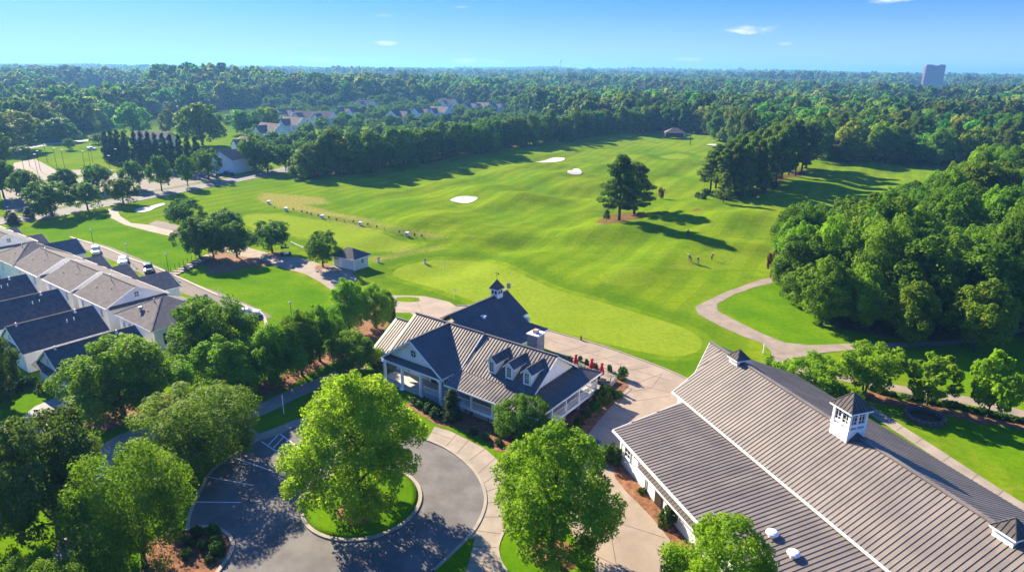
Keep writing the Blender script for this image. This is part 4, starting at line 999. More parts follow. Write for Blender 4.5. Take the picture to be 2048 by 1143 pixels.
# lattice and piers under the porch
m = MB()
for u0 in (-50.9, -47.2, -43.4, -39.9):
    for k in range(14):
        a = u0 + k*.17; m.bar(c_(a, 56.42, .06), c_(a + .34, 56.42, .74), .03, .04, up=(0, 1, 0)); m.bar(c_(a + .34, 56.45, .06), c_(a, 56.45, .74), .03, .04, up=(0, 1, 0))
m.build('lattice', M['trim'], club)
m = MB()
for u0 in (-51.2, -47.9, -44.2, -40.6, -37.4): cb(m, u0 - .28, u0 + .28, 56.4, 56.95, 0, .78)
for v0 in (59.6, 62.6, 66, 69.2, 70.6): cb(m, -37.75, -37.22, v0 - .35, v0 + .35, 0, .78)
m.build('pier', M['brick'], club)
m = MB(); cb(m, -38.0, -37.9, 57.0, 70.6, 0, .78); cb(m, -51.0, -38.0, 57.1, 57.2, 0, .78); m.build('crawl_space_wall', M['wood'], club)
# roofs
rf = MB(); S_ = .48
hi = 7.95
roof_plane(rf, [c_(-63.95, 58.1, 3.98), c_(-51.15, 58.1, 3.98), c_(-51.15, 63.75, hi), c_(-63.95, 63.75, hi)], S_)
roof_plane(rf, [c_(-63.95, 69.4, 3.98), c_(-63.95, 63.75, hi), c_(-51.15, 63.75, hi), c_(-51.15, 69.4, 3.98)], S_)
rf.bar(c_(-64.0, 63.75, hi + .03), c_(-51.1, 63.75, hi + .03), .3, .08)
rf.build('roof', M['metal_roof'], club)
rf = MB()
roof_plane(rf, [c_(-63.05, 55.9, 3.95), c_(-57.45, 55.9, 7.93), c_(-57.45, 63.7, 7.93), c_(-63.05, 58.2, 4.02)], S_)
roof_plane(rf, [c_(-51.85, 55.9, 3.95), c_(-51.85, 58.2, 4.02), c_(-57.45, 63.7, 7.93), c_(-57.45, 55.9, 7.93)], S_)
rf.bar(c_(-57.45, 55.85, 7.96), c_(-57.45, 63.6, 7.96), .3, .08)
rf.build('portico_roof', M['metal_roof'], club)
rf = MB(); roof_plane(rf, [c_(-62.9, 55.75, 3.92), c_(-52.0, 55.75, 3.92), c_(-52.9, 56.58, 4.45), c_(-62.0, 56.58, 4.45)], S_); rf.build('pediment_skirt_roof', M['metal_roof'], club)
rf = MB()
roof_plane(rf, [c_(-68.1, 58.8, 2.92), c_(-63.9, 58.8, 2.92), c_(-63.9, 63.8, 6.2), c_(-68.1, 63.8, 6.2)], S_); roof_plane(rf, [c_(-68.1, 68.8, 2.92), c_(-68.1, 63.8, 6.2), c_(-63.9, 63.8, 6.2), c_(-63.9, 68.8, 2.92)], S_)
rf.bar(c_(-68.15, 63.8, 6.23), c_(-63.9, 63.8, 6.23), .3, .08); rf.build('wing_roof', M['metal_roof'], club)
rf = MB()
roof_plane(rf, [c_(-51.2, 58.75, 4.4), c_(-39.4, 58.75, 4.4), c_(-39.4, 64.0, 7.75), c_(-51.2, 64.0, 7.75)], S_); roof_plane(rf, [c_(-51.2, 69.2, 4.4), c_(-51.2, 64.0, 7.75), c_(-39.4, 64.0, 7.75), c_(-39.4, 69.2, 4.4)], S_)
rf.bar(c_(-51.1, 64.0, 7.78), c_(-39.35, 64.0, 7.78), .3, .08); rf.build('dormer_block_roof', M['metal_roof'], club)
rf = MB()
roof_plane(rf, [c_(-51.3, 55.75, 3.48), c_(-36.85, 55.75, 3.48), c_(-39.85, 58.72, 4.36), c_(-51.3, 58.72, 4.36)], S_)
roof_plane(rf, [c_(-36.85, 55.75, 3.48), c_(-36.85, 71.25, 3.48), c_(-39.85, 68.9, 4.36), c_(-39.85, 58.72, 4.36)], S_)
roof_plane(rf, [c_(-36.85, 71.25, 3.48), c_(-41.5, 71.25, 3.48), c_(-41.5, 69.2, 4.36), c_(-39.85, 68.9, 4.36)], S_)
rf.bar(c_(-39.85, 58.72, 4.41), c_(-36.85, 55.75, 3.53), .14, .06); rf.bar(c_(-39.85, 68.9, 4.41), c_(-36.85, 71.25, 3.53), .14, .06)
rf.build('porch_roof', M['metal_roof'], club)
rf = MB()
roof_plane(rf, [c_(-59.4, 66.0, 8.0), c_(-59.4, 80.15, 8.0), c_(-55.2, 80.15, 5.0), c_(-55.2, 78.6, 5.0), c_(-54.2, 78.6, 4.26), c_(-54.2, 66.0, 4.26)], 0)
for pl in ([c_(-59.4, 66.0, 8.0), c_(-59.4, 80.15, 8.0), c_(-55.2, 80.15, 5.0), c_(-55.2, 66.0, 5.0)], [c_(-55.2, 66, 5.0), c_(-55.2, 78.6, 5.0), c_(-54.2, 78.6, 4.26), c_(-54.2, 66.0, 4.26)]): roof_plane(rf, [p + Z3*.004 for p in pl], S_, .02)
roof_plane(rf, [c_(-59.4, 80.15, 8.0), c_(-59.4, 66.0, 8.0), c_(-64.4, 66.0, 4.3), c_(-64.4, 80.15, 4.3)], S_)
rf.bar(c_(-59.4, 64.2, 8.03), c_(-59.4, 80.2, 8.03), .3, .08)
rf.build('rear_wing_roof', M['metal_roof'], club)
rf = MB()
roof_plane(rf, [c_(-54.2, 66.0, 4.2), c_(-54.2, 78.6, 4.2), c_(-51.5, 80.7, 3.05), c_(-51.5, 66.0, 3.05)], S_); roof_plane(rf, [c_(-54.2, 78.6, 4.2), c_(-59.0, 78.9, 4.2), c_(-59.0, 80.7, 3.05), c_(-51.5, 80.7, 3.05)], S_)
rf.bar(c_(-54.2, 66.0, 4.24), c_(-54.2, 78.6, 4.24), .14, .06)
rf.build('rear_porch_roof', M['metal_roof'], club)
# roof vents
m = MB(); m.box(c_(-57.2, 71.2, 6.55), (.28, .28, .16)); m.box(c_(-57.2, 71.2, 6.75), (.36, .36, .05)); m.build('roof_vent', M['white'], club)
m = MB(); m.box(c_(-55.5, 66.3, 5.35), (.2, .2, .2)); m.build('roof_vent', M['white'], club)
# fascias and rakes
m = MB()
for p, q in (((-63.1, 55.85, 3.95), (-57.45, 55.85, 7.93)), ((-57.45, 55.85, 7.93), (-51.8, 55.85, 3.95)), ((-51.12, 58.1, 3.98), (-51.12, 63.75, 7.95)), ((-51.12, 63.75, 7.95), (-51.12, 69.4, 3.98)), ((-63.98, 58.1, 3.98), (-63.98, 63.75, 7.95)),
             ((-68.13, 58.8, 2.92), (-68.13, 63.8, 6.2)), ((-68.1, 58.77, 2.92), (-63.9, 58.77, 2.92)), ((-39.36, 58.75, 4.4), (-39.36, 64, 7.75)), ((-39.36, 64, 7.75), (-39.36, 69.2, 4.4)), ((-51.3, 55.7, 3.48), (-36.8, 55.7, 3.48)), ((-36.8, 55.7, 3.48), (-36.8, 71.3, 3.48)), ((-36.8, 71.3, 3.48), (-41.5, 71.3, 3.48)),
             ((-62.9, 55.7, 3.9), (-52.0, 55.7, 3.9)), ((-51.82, 55.9, 3.92), (-51.82, 58.0, 3.92)), ((-55.17, 80.15, 5.0), (-55.17, 78.6, 5.0)), ((-51.46, 66, 3.05), (-51.46, 80.7, 3.05)), ((-51.8, 58.06, 3.95), (-51.15, 58.06, 3.95))):
    fascia(m, c_(*p), c_(*q), .22, .06, .13)
m.bar(c_(-62.8, 55.95, 3.68), c_(-52.1, 55.95, 3.68), .3, .3); m.bar(c_(-51.3, 56.35, 3.2), c_(-37.25, 56.35, 3.2), .22, .25); m.bar(c_(-37.25, 56.35, 3.2), c_(-37.25, 70.7, 3.2), .22, .25)
m.build('fascia', M['trim'], club)
m = MB(); cb(m, -62.9, -51.9, 56.1, 58.88, 3.84, 3.9); cb(m, -51.3, -37.2, 56.3, 58.88, 3.34, 3.38); cb(m, -39.86, -37.2, 58.9, 70.9, 3.34, 3.38); m.build('porch_ceiling', M['white'], club)
# columns
for uu in (-62.55, -59.2, -55.75, -52.2): column(club, c_(uu, 56.0, .15), 3.55, .24)
for uu in (-50.6, -47.3, -43.9, -40.5, -37.3): column(club, c_(uu, 56.4, FL), 3.1, .11, square=True)
for vv in (59.6, 62.8, 66.0, 70.6): column(club, c_(-37.3, vv, FL), 3.1, .11, square=True)
for a, b in ((-52.0, -50.8), (-50.4, -47.5), (-47.1, -44.1), (-43.7, -40.7), (-40.3, -37.5)): railing(club, c_(a, 56.42, FL), c_(b, 56.42, FL))
for a, b in ((56.6, 59.4), (59.8, 62.6), (63.0, 65.8), (66.2, 70.4)): railing(club, c_(-37.3, a, FL), c_(-37.3, b, FL))
railing(club, c_(-37.5, 70.7, FL), c_(-39.7, 70.7, FL))
railing(club, c_(-55.2, 56.0, 1.0), c_(-52.5, 56.0, 1.0))
# windows, door
r_ = X3
window(club, c_(-57.45, 56.6, 5.75), r_, 1.15, 1.15, round_=True, name='round_window')
for uu in (-61.6, -57.9, -53.2): window(club, c_(uu, 58.9, 2.35), r_, 1.0, 2.0, 2, 4, shutters=True)
window(club, c_(-65.4, 59.47, 1.9), r_, .9, 1.4, 2, 4, shutters=True)
d = MB(); d.box(c_(-55.4, 58.88, 2.15), (1.15, .05, 1.15)); d = d.build('door', M['wood'], club)
m = MB(); m.box(c_(-55.4, 58.85, 2.25), (.5, .04, .85)); m.box(c_(-55.4, 58.84, 3.05), (1.05, .04, .12)); m.build('pane', M['glass'], d)
m = MB()
for s in (-1, 1): m.box(c_(-55.4 + s*1.25, 58.86, 2.2), (.1, .06, 1.25))
m.box(c_(-55.4, 58.86, 3.45), (1.35, .06, .1)); m.build('door_frame', M['trim'], d)
for uu in (-50.0, -46.2, -42.3): window(club, c_(uu, 58.9, 2.5), r_, .95, 1.7, 2, 4, shutters=True)
for vv in (61.2, 64.4, 67.4): window(club, c_(-39.9, vv, 2.5), Y3, .95, 1.7, 2, 4)
for vv in (71.5, 75.5): window(club, c_(-55.0, vv, 2.2), Y3, 1.2, 1.7, 2, 3)
# dormers
for uu in (-46.5, -43.75, -41.0):
    f0 = 59.6
    dm = MB(); zf = 4.4 + (f0 - 58.75)*.638
    def rz(v): return 4.4 + (v - 58.75)*.638
    hw, ze, zr = .62, zf + 1.75, zf + 2.35
    vb_e, vb_r = f0 + 1.75/.638, f0 + 2.35/.638
    dm.poly([c_(uu - hw, f0, zf - .03), c_(uu + hw, f0, zf - .03), c_(uu + hw, f0, ze), c_(uu, f0, zr - .06), c_(uu - hw, f0, ze)])
    dm.poly([c_(uu + hw, f0, zf - .03), c_(uu + hw, vb_e, ze), c_(uu + hw, f0, ze)]); dm.poly([c_(uu - hw, f0, zf - .03), c_(uu - hw, f0, ze), c_(uu - hw, vb_e, ze)])
    do = dm.build('dormer', M['white'], club)
    rr = MB()
    for s in (-1, 1):
        sl = .6/hw
        roof_plane(rr, [c_(uu, f0 - .25, zr + .03), c_(uu, vb_r + .1, zr + .03), c_(uu + s*(hw + .22), vb_e - .1, ze - .2*sl + .03), c_(uu + s*(hw + .22), f0 - .25, ze - .2*sl + .03)], .42, .07)
    rr.bar(c_(uu, f0 - .27, zr + .06), c_(uu, vb_r, zr + .06), .16, .06)
    rr.build('dormer_roof', M['metal_roof'], do)
    ff = MB()
    for s in (-1, 1):
        fascia(ff, c_(uu, f0 - .28, zr + .03), c_(uu + s*(hw + .24), f0 - .28, ze - .16), .16, .05, .06); fascia(ff, c_(uu + s*(hw + .24), f0 - .28, ze - .17), c_(uu + s*(hw + .24), vb_e - .15, ze - .17), .1, .04, .04)
    ff.build('dormer_fascia', M['trim'], do)
    window(do, c_(uu, f0, zf + .95), r_, .62, 1.3, 2, 4, t=.09)
# chimney
m = MB(); cb(m, -47.6, -45.9, 69.0, 70.8, 0, 6.95); ch = m.build('chimney', M['stone'], club)
m = MB(); cb(m, -47.72, -45.78, 68.88, 70.92, 6.95, 7.12); m.build('chimney_cap', M['white'], ch)
m = MB(); cb(m, -47.1, -46.4, 69.55, 70.25, 7.12, 7.6); m.build('chimney_pot', M['brick'], ch)
# cupola of the rear wing
def cupola(parent, c, s, zb, zt, zr, ax, glaz=None, vane=False, rmat='metal_roof', louver=True):
    c = Vector(c); a, b = ax
    m = MB(); m.box(c + Z3*(zb + zt)/2, (s/2, s/2, (zt - zb)/2), (a, b, Z3)); m.box(c + Z3*(zt - .05), (s/2 + .08, s/2 + .08, .06), (a, b, Z3))
    o = m.build('cupola', M['white'], parent)
    top = zt
    if glaz:
        top = zt + glaz; g = s*.44; m = MB()
        for i in (-1, 1):
            for j in (-1, 1): m.box(c + a*i*g + b*j*g + Z3*(zt + glaz/2), (.13, .13, glaz/2), (a, b, Z3))
            m.box(c + a*i*g + Z3*(zt + glaz/2), (.06, .08, glaz/2), (a, b, Z3)); m.box(c + b*i*g + Z3*(zt + glaz/2), (.08, .06, glaz/2), (a, b, Z3))
            for q in (.18, .93): m.box(c + a*i*g + Z3*(zt + glaz*q), (.08, g, .14), (a, b, Z3)); m.box(c + b*i*g + Z3*(zt + glaz*q), (g, .08, .14), (a, b, Z3))
            for q in (-.5, .5):
                m.box(c + a*i*g + b*q*g + Z3*(zt + glaz*.55), (.02, .02, glaz/2), (a, b, Z3)); m.box(c + b*i*g + a*q*g + Z3*(zt + glaz*.55), (.02, .02, glaz/2), (a, b, Z3))
            for q in (.42, .66): m.box(c + a*i*g + Z3*(zt + glaz*q), (.02, g, .02), (a, b, Z3)); m.box(c + b*i*g + Z3*(zt + glaz*q), (g, .02, .02), (a, b, Z3))
        m.build('lantern_frame', M['trim'], o)
        m = MB(); m.box(c + Z3*(zt + glaz*.5), (g*.93, g*.93, glaz*.42), (a, b, Z3)); m.build('pane', M['glass'], o)
    elif louver:
        m = MB()
        for i in (-1, 1):
            for q in (-.22, .22):
                m.box(c + a*i*(s/2 + .01) + b*q*s + Z3*(zt - (zt - zb)*.3), (.012, s*.14, (zt - zb)*.14), (a, b, Z3)); m.box(c + b*i*(s/2 + .01) + a*q*s + Z3*(zt - (zt - zb)*.3), (s*.14, .012, (zt - zb)*.14), (a, b, Z3))
        m.build('louvre', M['dark'], o)
    r = MB(); e = s/2 + (.26 if glaz else .2); cs = [c + a*i*e + b*j*e + Z3*top for i, j in ((-1, -1), (1, -1), (1, 1), (-1, 1))]; ap = c + Z3*zr
    for k in range(4): roof_plane(r, [cs[k], cs[(k + 1) % 4], ap], .4, .05, .04, .05); r.bar(cs[k] + Z3*.03, ap + Z3*.03, .08, .05)
    r.build('cupola_roof', M[rmat], o)
    m = MB()
    for k in range(4): fascia(m, cs[k], cs[(k + 1) % 4], .14, .06, .09)
    m.build('cupola_fascia', M['trim'], o)
    if vane:
        m = MB(); m.cyl(ap, ap + Z3*1.3, .03, .015, 6); m.bar(ap + Z3*1.0 - a*.35, ap + Z3*1.0 + a*.35, .03, .05); m.box(ap + Z3*1.0 + a*.3, (.14, .02, .1), (a, b, Z3)); m.bar(ap + Z3*.75 - b*.2, ap + Z3*.75 + b*.2, .03, .03); m.build('weathervane', M['black'], o)
    return o
cupola(club, c_(-59.4, 77.4, 0), 1.35, 7.2, 9.1, 10.5, (X3, Y3), vane=True, rmat='metal_dark')
m = MB(); p = c_(-59.3, 80.3, 7.0); m.cyl(p, p + Z3*1.6, .05, .05, 8); m.box(p + Z3*1.75 + X3*.1, (.3, .12, .42)); m.build('floodlight', M['steel'], club)

# ------------------------------------------------------------------ barn (local x towards the fairway, local y along the ridge away from the camera)
BA = rad(18.9); BB, BAx = Vector((math.cos(BA), math.sin(BA), 0)), Vector((-math.sin(BA), math.cos(BA), 0))
CB, CA = 47.0, 40.0
barn = empty('barn', BB*CB + BAx*CA, BA); tag(barn, 'long white barn with brown standing seam roof, three cupolas and lower side roof', 'barn')
def b_(b, a, z): return Vector((b - CB, a - CA, z))
NE = 8.0
rf = MB(); zr = 9.0; rb = 49.16; SB = .47
def lz(b): return 5.0 + (b - 41.58)*(zr - 5.0)/(rb - 41.58)
def rzz(b): return zr - (b - rb)*.41
up = [b_(41.58, NE, 5), b_(41.58, 60.7, 5), b_(44.9, 61.3, lz(44.9)), b_(47.3, 63.2, lz(47.3)), b_(rb, 64.6, zr), b_(rb, NE, zr)]
roof_plane(rf, [up[0], up[1], up[2], b_(rb, 62.2, zr), up[5]], SB, .12, .045, .06)
roof_plane(rf, [b_(44.9, 61.32, lz(44.9)), up[3], up[4], b_(rb, 62.22, zr)], SB, .12, .045, .06)
roof_plane(rf, [b_(rb, NE, zr), b_(rb, 64.6, zr), b_(52.0, 62.6, rzz(52)), b_(53.5, 61.6, rzz(53.5)), b_(60.2, 61.0, rzz(60.2)), b_(60.2, NE, rzz(60.2))], SB, .12, .04, .035)
rf.bar(b_(rb, NE, zr + .04), b_(rb, 64.65, zr + .04), .42, .1)
rf.build('roof', M['metal_roof_barn'], barn)
rf = MB(); roof_plane(rf, [b_(31.9, NE, 3.5), b_(31.9, 57.3, 3.5), b_(41.75, 58.6, 4.75), b_(41.75, NE, 4.75)], SB, .12, .045, .06, phase=.2); rf.build('side_roof', M['metal_roof_barn'], barn)
rf = MB(); roof_plane(rf, [b_(31.45, 40.6, 2.75), b_(31.45, 51.0, 2.75), b_(32.28, 51.0, 3.2), b_(32.28, 40.6, 3.2)], SB, .07, .05, .035); rf.build('pent_roof', M['metal_dark'], barn)
w = MB(); w.b2(b_(32.3, NE + .4, 0), b_(41.9, 56.3, 3.48)); w.b2(b_(41.92, NE + .4, 0), b_(59.7, 60.2, 3.4)); w.b2(b_(41.95, NE + .5, 3.42), b_(42.15, 60.1, 5.1))
w.poly([b_(42.0, 60.2, 3.4), b_(59.6, 60.2, 3.4), b_(rb, 60.2, 8.8), b_(42.0, 60.2, 5.0)][::-1])
w.poly([b_(32.3, 56.3, 3.48), b_(41.9, 56.3, 3.48), b_(41.9, 56.3, 4.6)][::-1])
w.build('wall', M['white'], barn)
m = MB()
fascia(m, b_(31.86, NE, 3.5), b_(31.86, 57.35, 3.5), .2, .1, .1); fascia(m, b_(31.86, 57.35, 3.5), b_(41.7, 58.65, 4.75), .18, .06, .1); fascia(m, b_(41.5, NE, 5), b_(41.5, 60.75, 5), .2, .14, .04); fascia(m, b_(41.5, 60.75, 5), b_(44.9, 61.36, lz(44.9)), .18, .06, .1)
fascia(m, b_(44.9, 61.36, lz(44.9)), b_(47.3, 63.26, lz(47.3)), .18, .06, .1); fascia(m, b_(47.3, 63.26, lz(47.3)), b_(rb, 64.66, zr), .18, .06, .1); fascia(m, b_(60.25, NE, rzz(60.2)), b_(60.25, 61.0, rzz(60.2)), .16, .08, .2); fascia(m, b_(31.42, 40.6, 2.75), b_(31.42, 51.05, 2.75), .16, .08, .08)
m.build('fascia', M['trim'], barn)
m = MB(); m.bar(b_(31.76, 20, 3.38), b_(31.76, 57.3, 3.38), .14, .12); m.cyl(b_(32.2, 56.1, 3.3), b_(32.2, 56.1, .05), .05, .05, 8); m.build('gutter', M['trim'], barn)
m = MB(); m.cyl(b_(32.22, 50.3, 2.75), b_(32.22, 50.3, .05), .06, .06, 8); m.build('downpipe', M['shingle_dark'], barn)
window(barn, b_(32.3, 54.4, 2.1), -Y3, 1.15, 1.0, 2, 2); window(barn, b_(32.3, 52.6, 2.65), -Y3, .95, .45, 3, 1)
d = MB(); d.box(b_(32.28, 47.75, 1.15), (.05, .7, 1.15)); d = d.build('door', M['dark'], barn)
m = MB(); m.box(b_(32.24, 47.75, 1.25), (.03, .58, .95)); m.build('pane', M['glass'], d)
m = MB()
for t in ((32.2, 50.8), (32.2, 49.6), (32.2, 48.6), (32.2, 46.6)): m.box(b_(32.2, t[1], 2.62), (.1, .12, .06))
m.build('wall_lamp', M['dark'], barn)
window(barn, b_(32.3, 44.6, 1.7), -Y3, .95, 1.3, 2, 2); window(barn, b_(32.3, 37.5, 1.9), -Y3, .95, 1.3, 2, 2); window(barn, b_(32.3, 33.5, 1.9), -Y3, .95, 1.3, 2, 2)
cupola(barn, b_(rb - .1, 42.1, 0), 2.15, 7.7, 9.7, 13.1, (X3, Y3), glaz=1.9, rmat='metal_dark')
cupola(barn, b_(rb - .05, 58.85, 0), 1.5, 8.0, 9.35, 10.4, (X3, Y3), rmat='metal_dark', louver=False)
cupola(barn, b_(rb - .05, 26.35, 0), 1.6, 8.0, 9.4, 10.5, (X3, Y3), rmat='metal_dark', louver=False)
# saddle flashings at the sunny side of the lanterns
for aa, s in ((40.9, .9), (58.0, .6), (25.4, .6)):
    m = MB(); m.poly([b_(rb - s*1.1, aa + .1, lz(rb - s*1.1) + .09), b_(rb + s*.9, aa + .1, rzz(rb + s*.9) + .09), b_(rb, aa - s*1.3, zr + .1)]); m.poly([b_(rb - s*1.1, aa + .1, lz(rb - s*1.1) + .09), b_(rb, aa - s*1.3, zr + .1), b_(rb, aa + .1, zr + .4*s)]); m.poly([b_(rb, aa - s*1.3, zr + .1), b_(rb + s*.9, aa + .1, rzz(rb + s*.9) + .09), b_(rb, aa + .1, zr + .4*s)])
    m.build('saddle_flashing', M['metal_dark'], barn)
for aa in (36.55, 33.95):
    m = MB(); bb = 36.4; z0 = 3.5 + (bb - 31.9)*.127
    m.lathe(b_(bb, aa, z0), [(.3, -.1), (.3, .28), (.52, .3), (.55, .36), (.5, .45), (.34, .55), (.1, .6)], 20); m.build('roof_vent', M['white'], barn, smooth=False)

# ------------------------------------------------------------------ houses at the left
def gable(mb, u0, u1, v0, v1, ze, zr, axis='u', oh=.3, th=.14):
    """two roof planes; axis is the direction of the ridge"""
    if axis == 'u':
        vm = (v0 + v1)/2
        mb.slab([(u0 - oh, v0 - oh, ze), (u1 + oh, v0 - oh, ze), (u1 + oh, vm, zr), (u0 - oh, vm, zr)], th); mb.slab([(u0 - oh, vm, zr), (u1 + oh, vm, zr), (u1 + oh, v1 + oh, ze), (u0 - oh, v1 + oh, ze)], th)
    else:
        um = (u0 + u1)/2
        mb.slab([(u0 - oh, v0 - oh, ze), (um, v0 - oh, zr), (um, v1 + oh, zr), (u0 - oh, v1 + oh, ze)], th); mb.slab([(um, v0 - oh, zr), (u1 + oh, v0 - oh, ze), (u1 + oh, v1 + oh, ze), (um, v1 + oh, zr)], th)
def gwall(mb, u0, u1, v0, v1, ze, zr, axis='u', dz=.16):
    mb.b2((u0, v0, -.2), (u1, v1, ze - .02))
    e = ze - .03
    if axis == 'u':
        vm = (v0 + v1)/2
        for u in (u0, u1): p = [(u, v0, e), (u, v1, e), (u, vm, zr - dz)]; mb.poly(p if u == u1 else p[::-1])
    else:
        um = (u0 + u1)/2
        for v in (v0, v1): p = [(u0, v, e), (u1, v, e), (um, v, zr - dz)]; mb.poly(p if v == v0 else p[::-1])
def rakes(mb, u0, u1, v0, v1, ze, zr, axis='u', oh=.3):
    if axis == 'u':
        vm = (v0 + v1)/2
        for u in (u0 - oh - .03, u1 + oh + .03): fascia(mb, (u, v0 - oh, ze), (u, vm, zr), .2, .05, .1); fascia(mb, (u, vm, zr), (u, v1 + oh, ze), .2, .05, .1)
        for v in (v0 - oh - .03, v1 + oh + .03): fascia(mb, (u0 - oh, v, ze), (u1 + oh, v, ze), .18, .05, .1)
    else:
        um = (u0 + u1)/2
        for v in (v0 - oh - .03, v1 + oh + .03): fascia(mb, (u0 - oh, v, ze), (um, v, zr), .2, .05, .1); fascia(mb, (um, v, zr), (u1 + oh, v, ze), .2, .05, .1)
        for u in (u0 - oh - .03, u1 + oh + .03): fascia(mb, (u, v0 - oh, ze), (u, v1 + oh, ze), .18, .05, .1)
def vent(parent, x, y, z, h=.5, r=.06, mat='steel', cap=True):
    m = MB(); m.cyl((x, y, z - .3), (x, y, z + h), r, r, 8)
    if cap: m.cyl((x, y, z - .05), (x, y, z + .12), r*2.4, r*1.2, 10)
    return m.build('roof_vent', M[mat], parent)

def townhouse(u1, label, wing_u, wing_v1, wing_z=5.2, u_len=11.2, gable_mat='blue_siding', gwin=True):
    """two-storey house, ridge along u, gable towards the clubhouse, low wing towards the lawn"""
    u0 = u1 - u_len; v0, v1, ze, zr = 40.5, 50.1, 5.0, 7.5; cu, cv = (u0 + u1)/2, 45.3
    h = empty('townhouse', UV(cu, cv), UR); tag(h, label, 'house', 'townhouses beside the lawn')
    a0, a1, b0, b1 = u0 - cu, u1 - cu, v0 - cv, v1 - cv
    m = MB(); gwall(m, a0, a1, b0, b1, ze, zr); m.build('wall', M['siding'], h)
    m = MB(); gable(m, a0, a1, b0, b1, ze, zr); m.bar((a0 - .3, 0, zr + .02), (a1 + .3, 0, zr + .02), .25, .06); r = m.build('roof', M['shingle'], h)
    vent(r, (a0 + a1)/2 - 1.5, -.6, zr - .3, 1.1, .05); vent(r, (a0 + a1)/2 + 1.2, -1.9, zr - 1.0, .3, .05, 'black', False); vent(r, (a0 + a1)/2 - 2.6, -2.6, zr - 1.3, .3, .05, 'black', False)
    m = MB(); rakes(m, a0, a1, b0, b1, ze, zr); m.build('fascia', M['trim'], h)
    m = MB(); m.slab([(a1 + .02, b0 + .1, 5.05), (a1 + .75, b0 + .1, 4.75), (a1 + .75, b1 - .1, 4.75), (a1 + .02, b1 - .1, 5.05)], .08); m.build('pent_roof', M['shingle_dark'], h)
    # low wing
    wu0, wu1, wv0, wv1 = wing_u - 4.2 - cu, wing_u + 4.2 - cu, 46.0 - cv, wing_v1 - cv
    m = MB(); gwall(m, wu0, wu1, b1 + .02, wv1, 3.0, wing_z, 'v'); m.build('wing_wall', M['siding'], h)
    m = MB(); gable(m, wu0, wu1, wv0, wv1, 3.0, wing_z, 'v'); m.build('wing_roof', M['shingle'], h)
    m = MB(); rakes(m, wu0, wu1, wv0, wv1, 3.0, wing_z, 'v'); m.build('wing_fascia', M['trim'], h)
    for x in (a0 + 2.2, a1 - 2.0): window(h, (x, b0, 3.7), X3, .8, 1.25, 2, 3)
    for x in (a0 + 3.6, a1 - 2.4): window(h, (x, b0, 1.6), X3, .8, 1.25, 2, 3)
    window(h, (a1, 0, 6.1), Y3, .7, .8, 2, 2)
    for y in (-2.5, 2.2): window(h, (a1, y, 3.3), Y3, .9, 1.4, 2, 3)
    return h
townhouse(-109.9, 'two-storey house with a pale blue shaded gable next to the hip-roofed end house', -121.8, 56.0)
townhouse(-123.3, 'middle of the grey-roofed two-storey houses with a slanting tall vent pipe', -132.2, 53.6)
townhouse(-137.4, 'grey-roofed two-storey house between the middle house and the far hip-roofed house', -143.0, 53.4)
townhouse(-166.5, 'two-storey house with blue gable beyond the far hip roof, half out of frame', -172.0, 53.0)
townhouse(-181.0, 'farthest two-storey house of the row beside the topiary cones', -184.0, 52.0)
def hiphouse(cu, label, wing_u, v_end, half=5.6):
    cv = 45.3; h = empty('townhouse', UV(cu, cv), UR); tag(h, label, 'house', 'townhouses beside the lawn')
    b = 5.3; ze, zr = 5.0, 7.6
    m = MB(); m.b2((-half, -b + .5, -.2), (half, b - .5, ze - .02)); m.build('wall', M['siding'], h)
    m = MB(); e0, e1 = half + .35, b
    A, B_, C, D_ = (-e0, -e1, ze), (e0, -e1, ze), (e0, e1, ze), (-e0, e1, ze); P0, P1 = (-.6, -.1, zr), (-.6, .6, zr)
    m.slab([A, B_, P0], .14); m.slab([B_, C, P1, P0], .14); m.slab([C, D_, P1], .14); m.slab([D_, A, P0, P1], .14); m.bar(B_, P0, .2, .06); m.bar(A, P0, .2, .06); r = m.build('roof', M['shingle'], h)
    if cu > -120:
        t = MB(); t.cyl((-1.2, -3.2, 5.6), (-1.2, -3.2, 6.5), .2, .2, 12); t.lathe((-1.2, -3.2, 6.4), [(.3, 0), (.42, .08), (.4, .2), (.2, .32)], 14); t.build('turbine_vent', M['steel'], r)
    vent(r, -.8, -1.2, 7.1, .5); vent(r, .4, -2.9, 6.1, .3, .05, 'black', False); vent(r, -3.2, -3.4, 5.7, .3, .05, 'black', False)
    m = MB()
    for p, q in ((A, B_), (B_, C), (C, D_), (D_, A)): fascia(m, p, q, .18, .05, .1)
    m.build('fascia', M['trim'], h)
    w0, w1 = wing_u - 3.6 - cu, wing_u + 3.6 - cu
    m = MB(); gwall(m, w0, w1, b - .48, v_end - cv, 4.2, 6.7, 'v'); m.build('wing_wall', M['siding'], h)
    m = MB(); gable(m, w0, w1, .5, v_end - cv, 4.2, 6.75, 'v'); m.build('wing_roof', M['shingle'], h)
    m = MB(); rakes(m, w0, w1, .5, v_end - cv, 4.2, 6.75, 'v'); m.build('wing_fascia', M['trim'], h)
    for x in (-half + 1.8, -half + 3.6): window(h, (x, -b + .5, 3.4), X3, .8, 1.3, 2, 3)
    window(h, (half, -2.6, 3.2), Y3, 1.0, 1.6, 2, 3, shutters=True); window(h, (half, 1.2, 3.2), Y3, 1.0, 1.6, 2, 3, shutters=True)
    return h
hiphouse(-100.4, 'hip-roofed end house with a round turbine vent, next to the big dark tree', -98.9, 51.0)
hiphouse(-154.0, 'hip-roofed house at the far end of the row with a long navy-shaded wing', -154.6, 53.6)
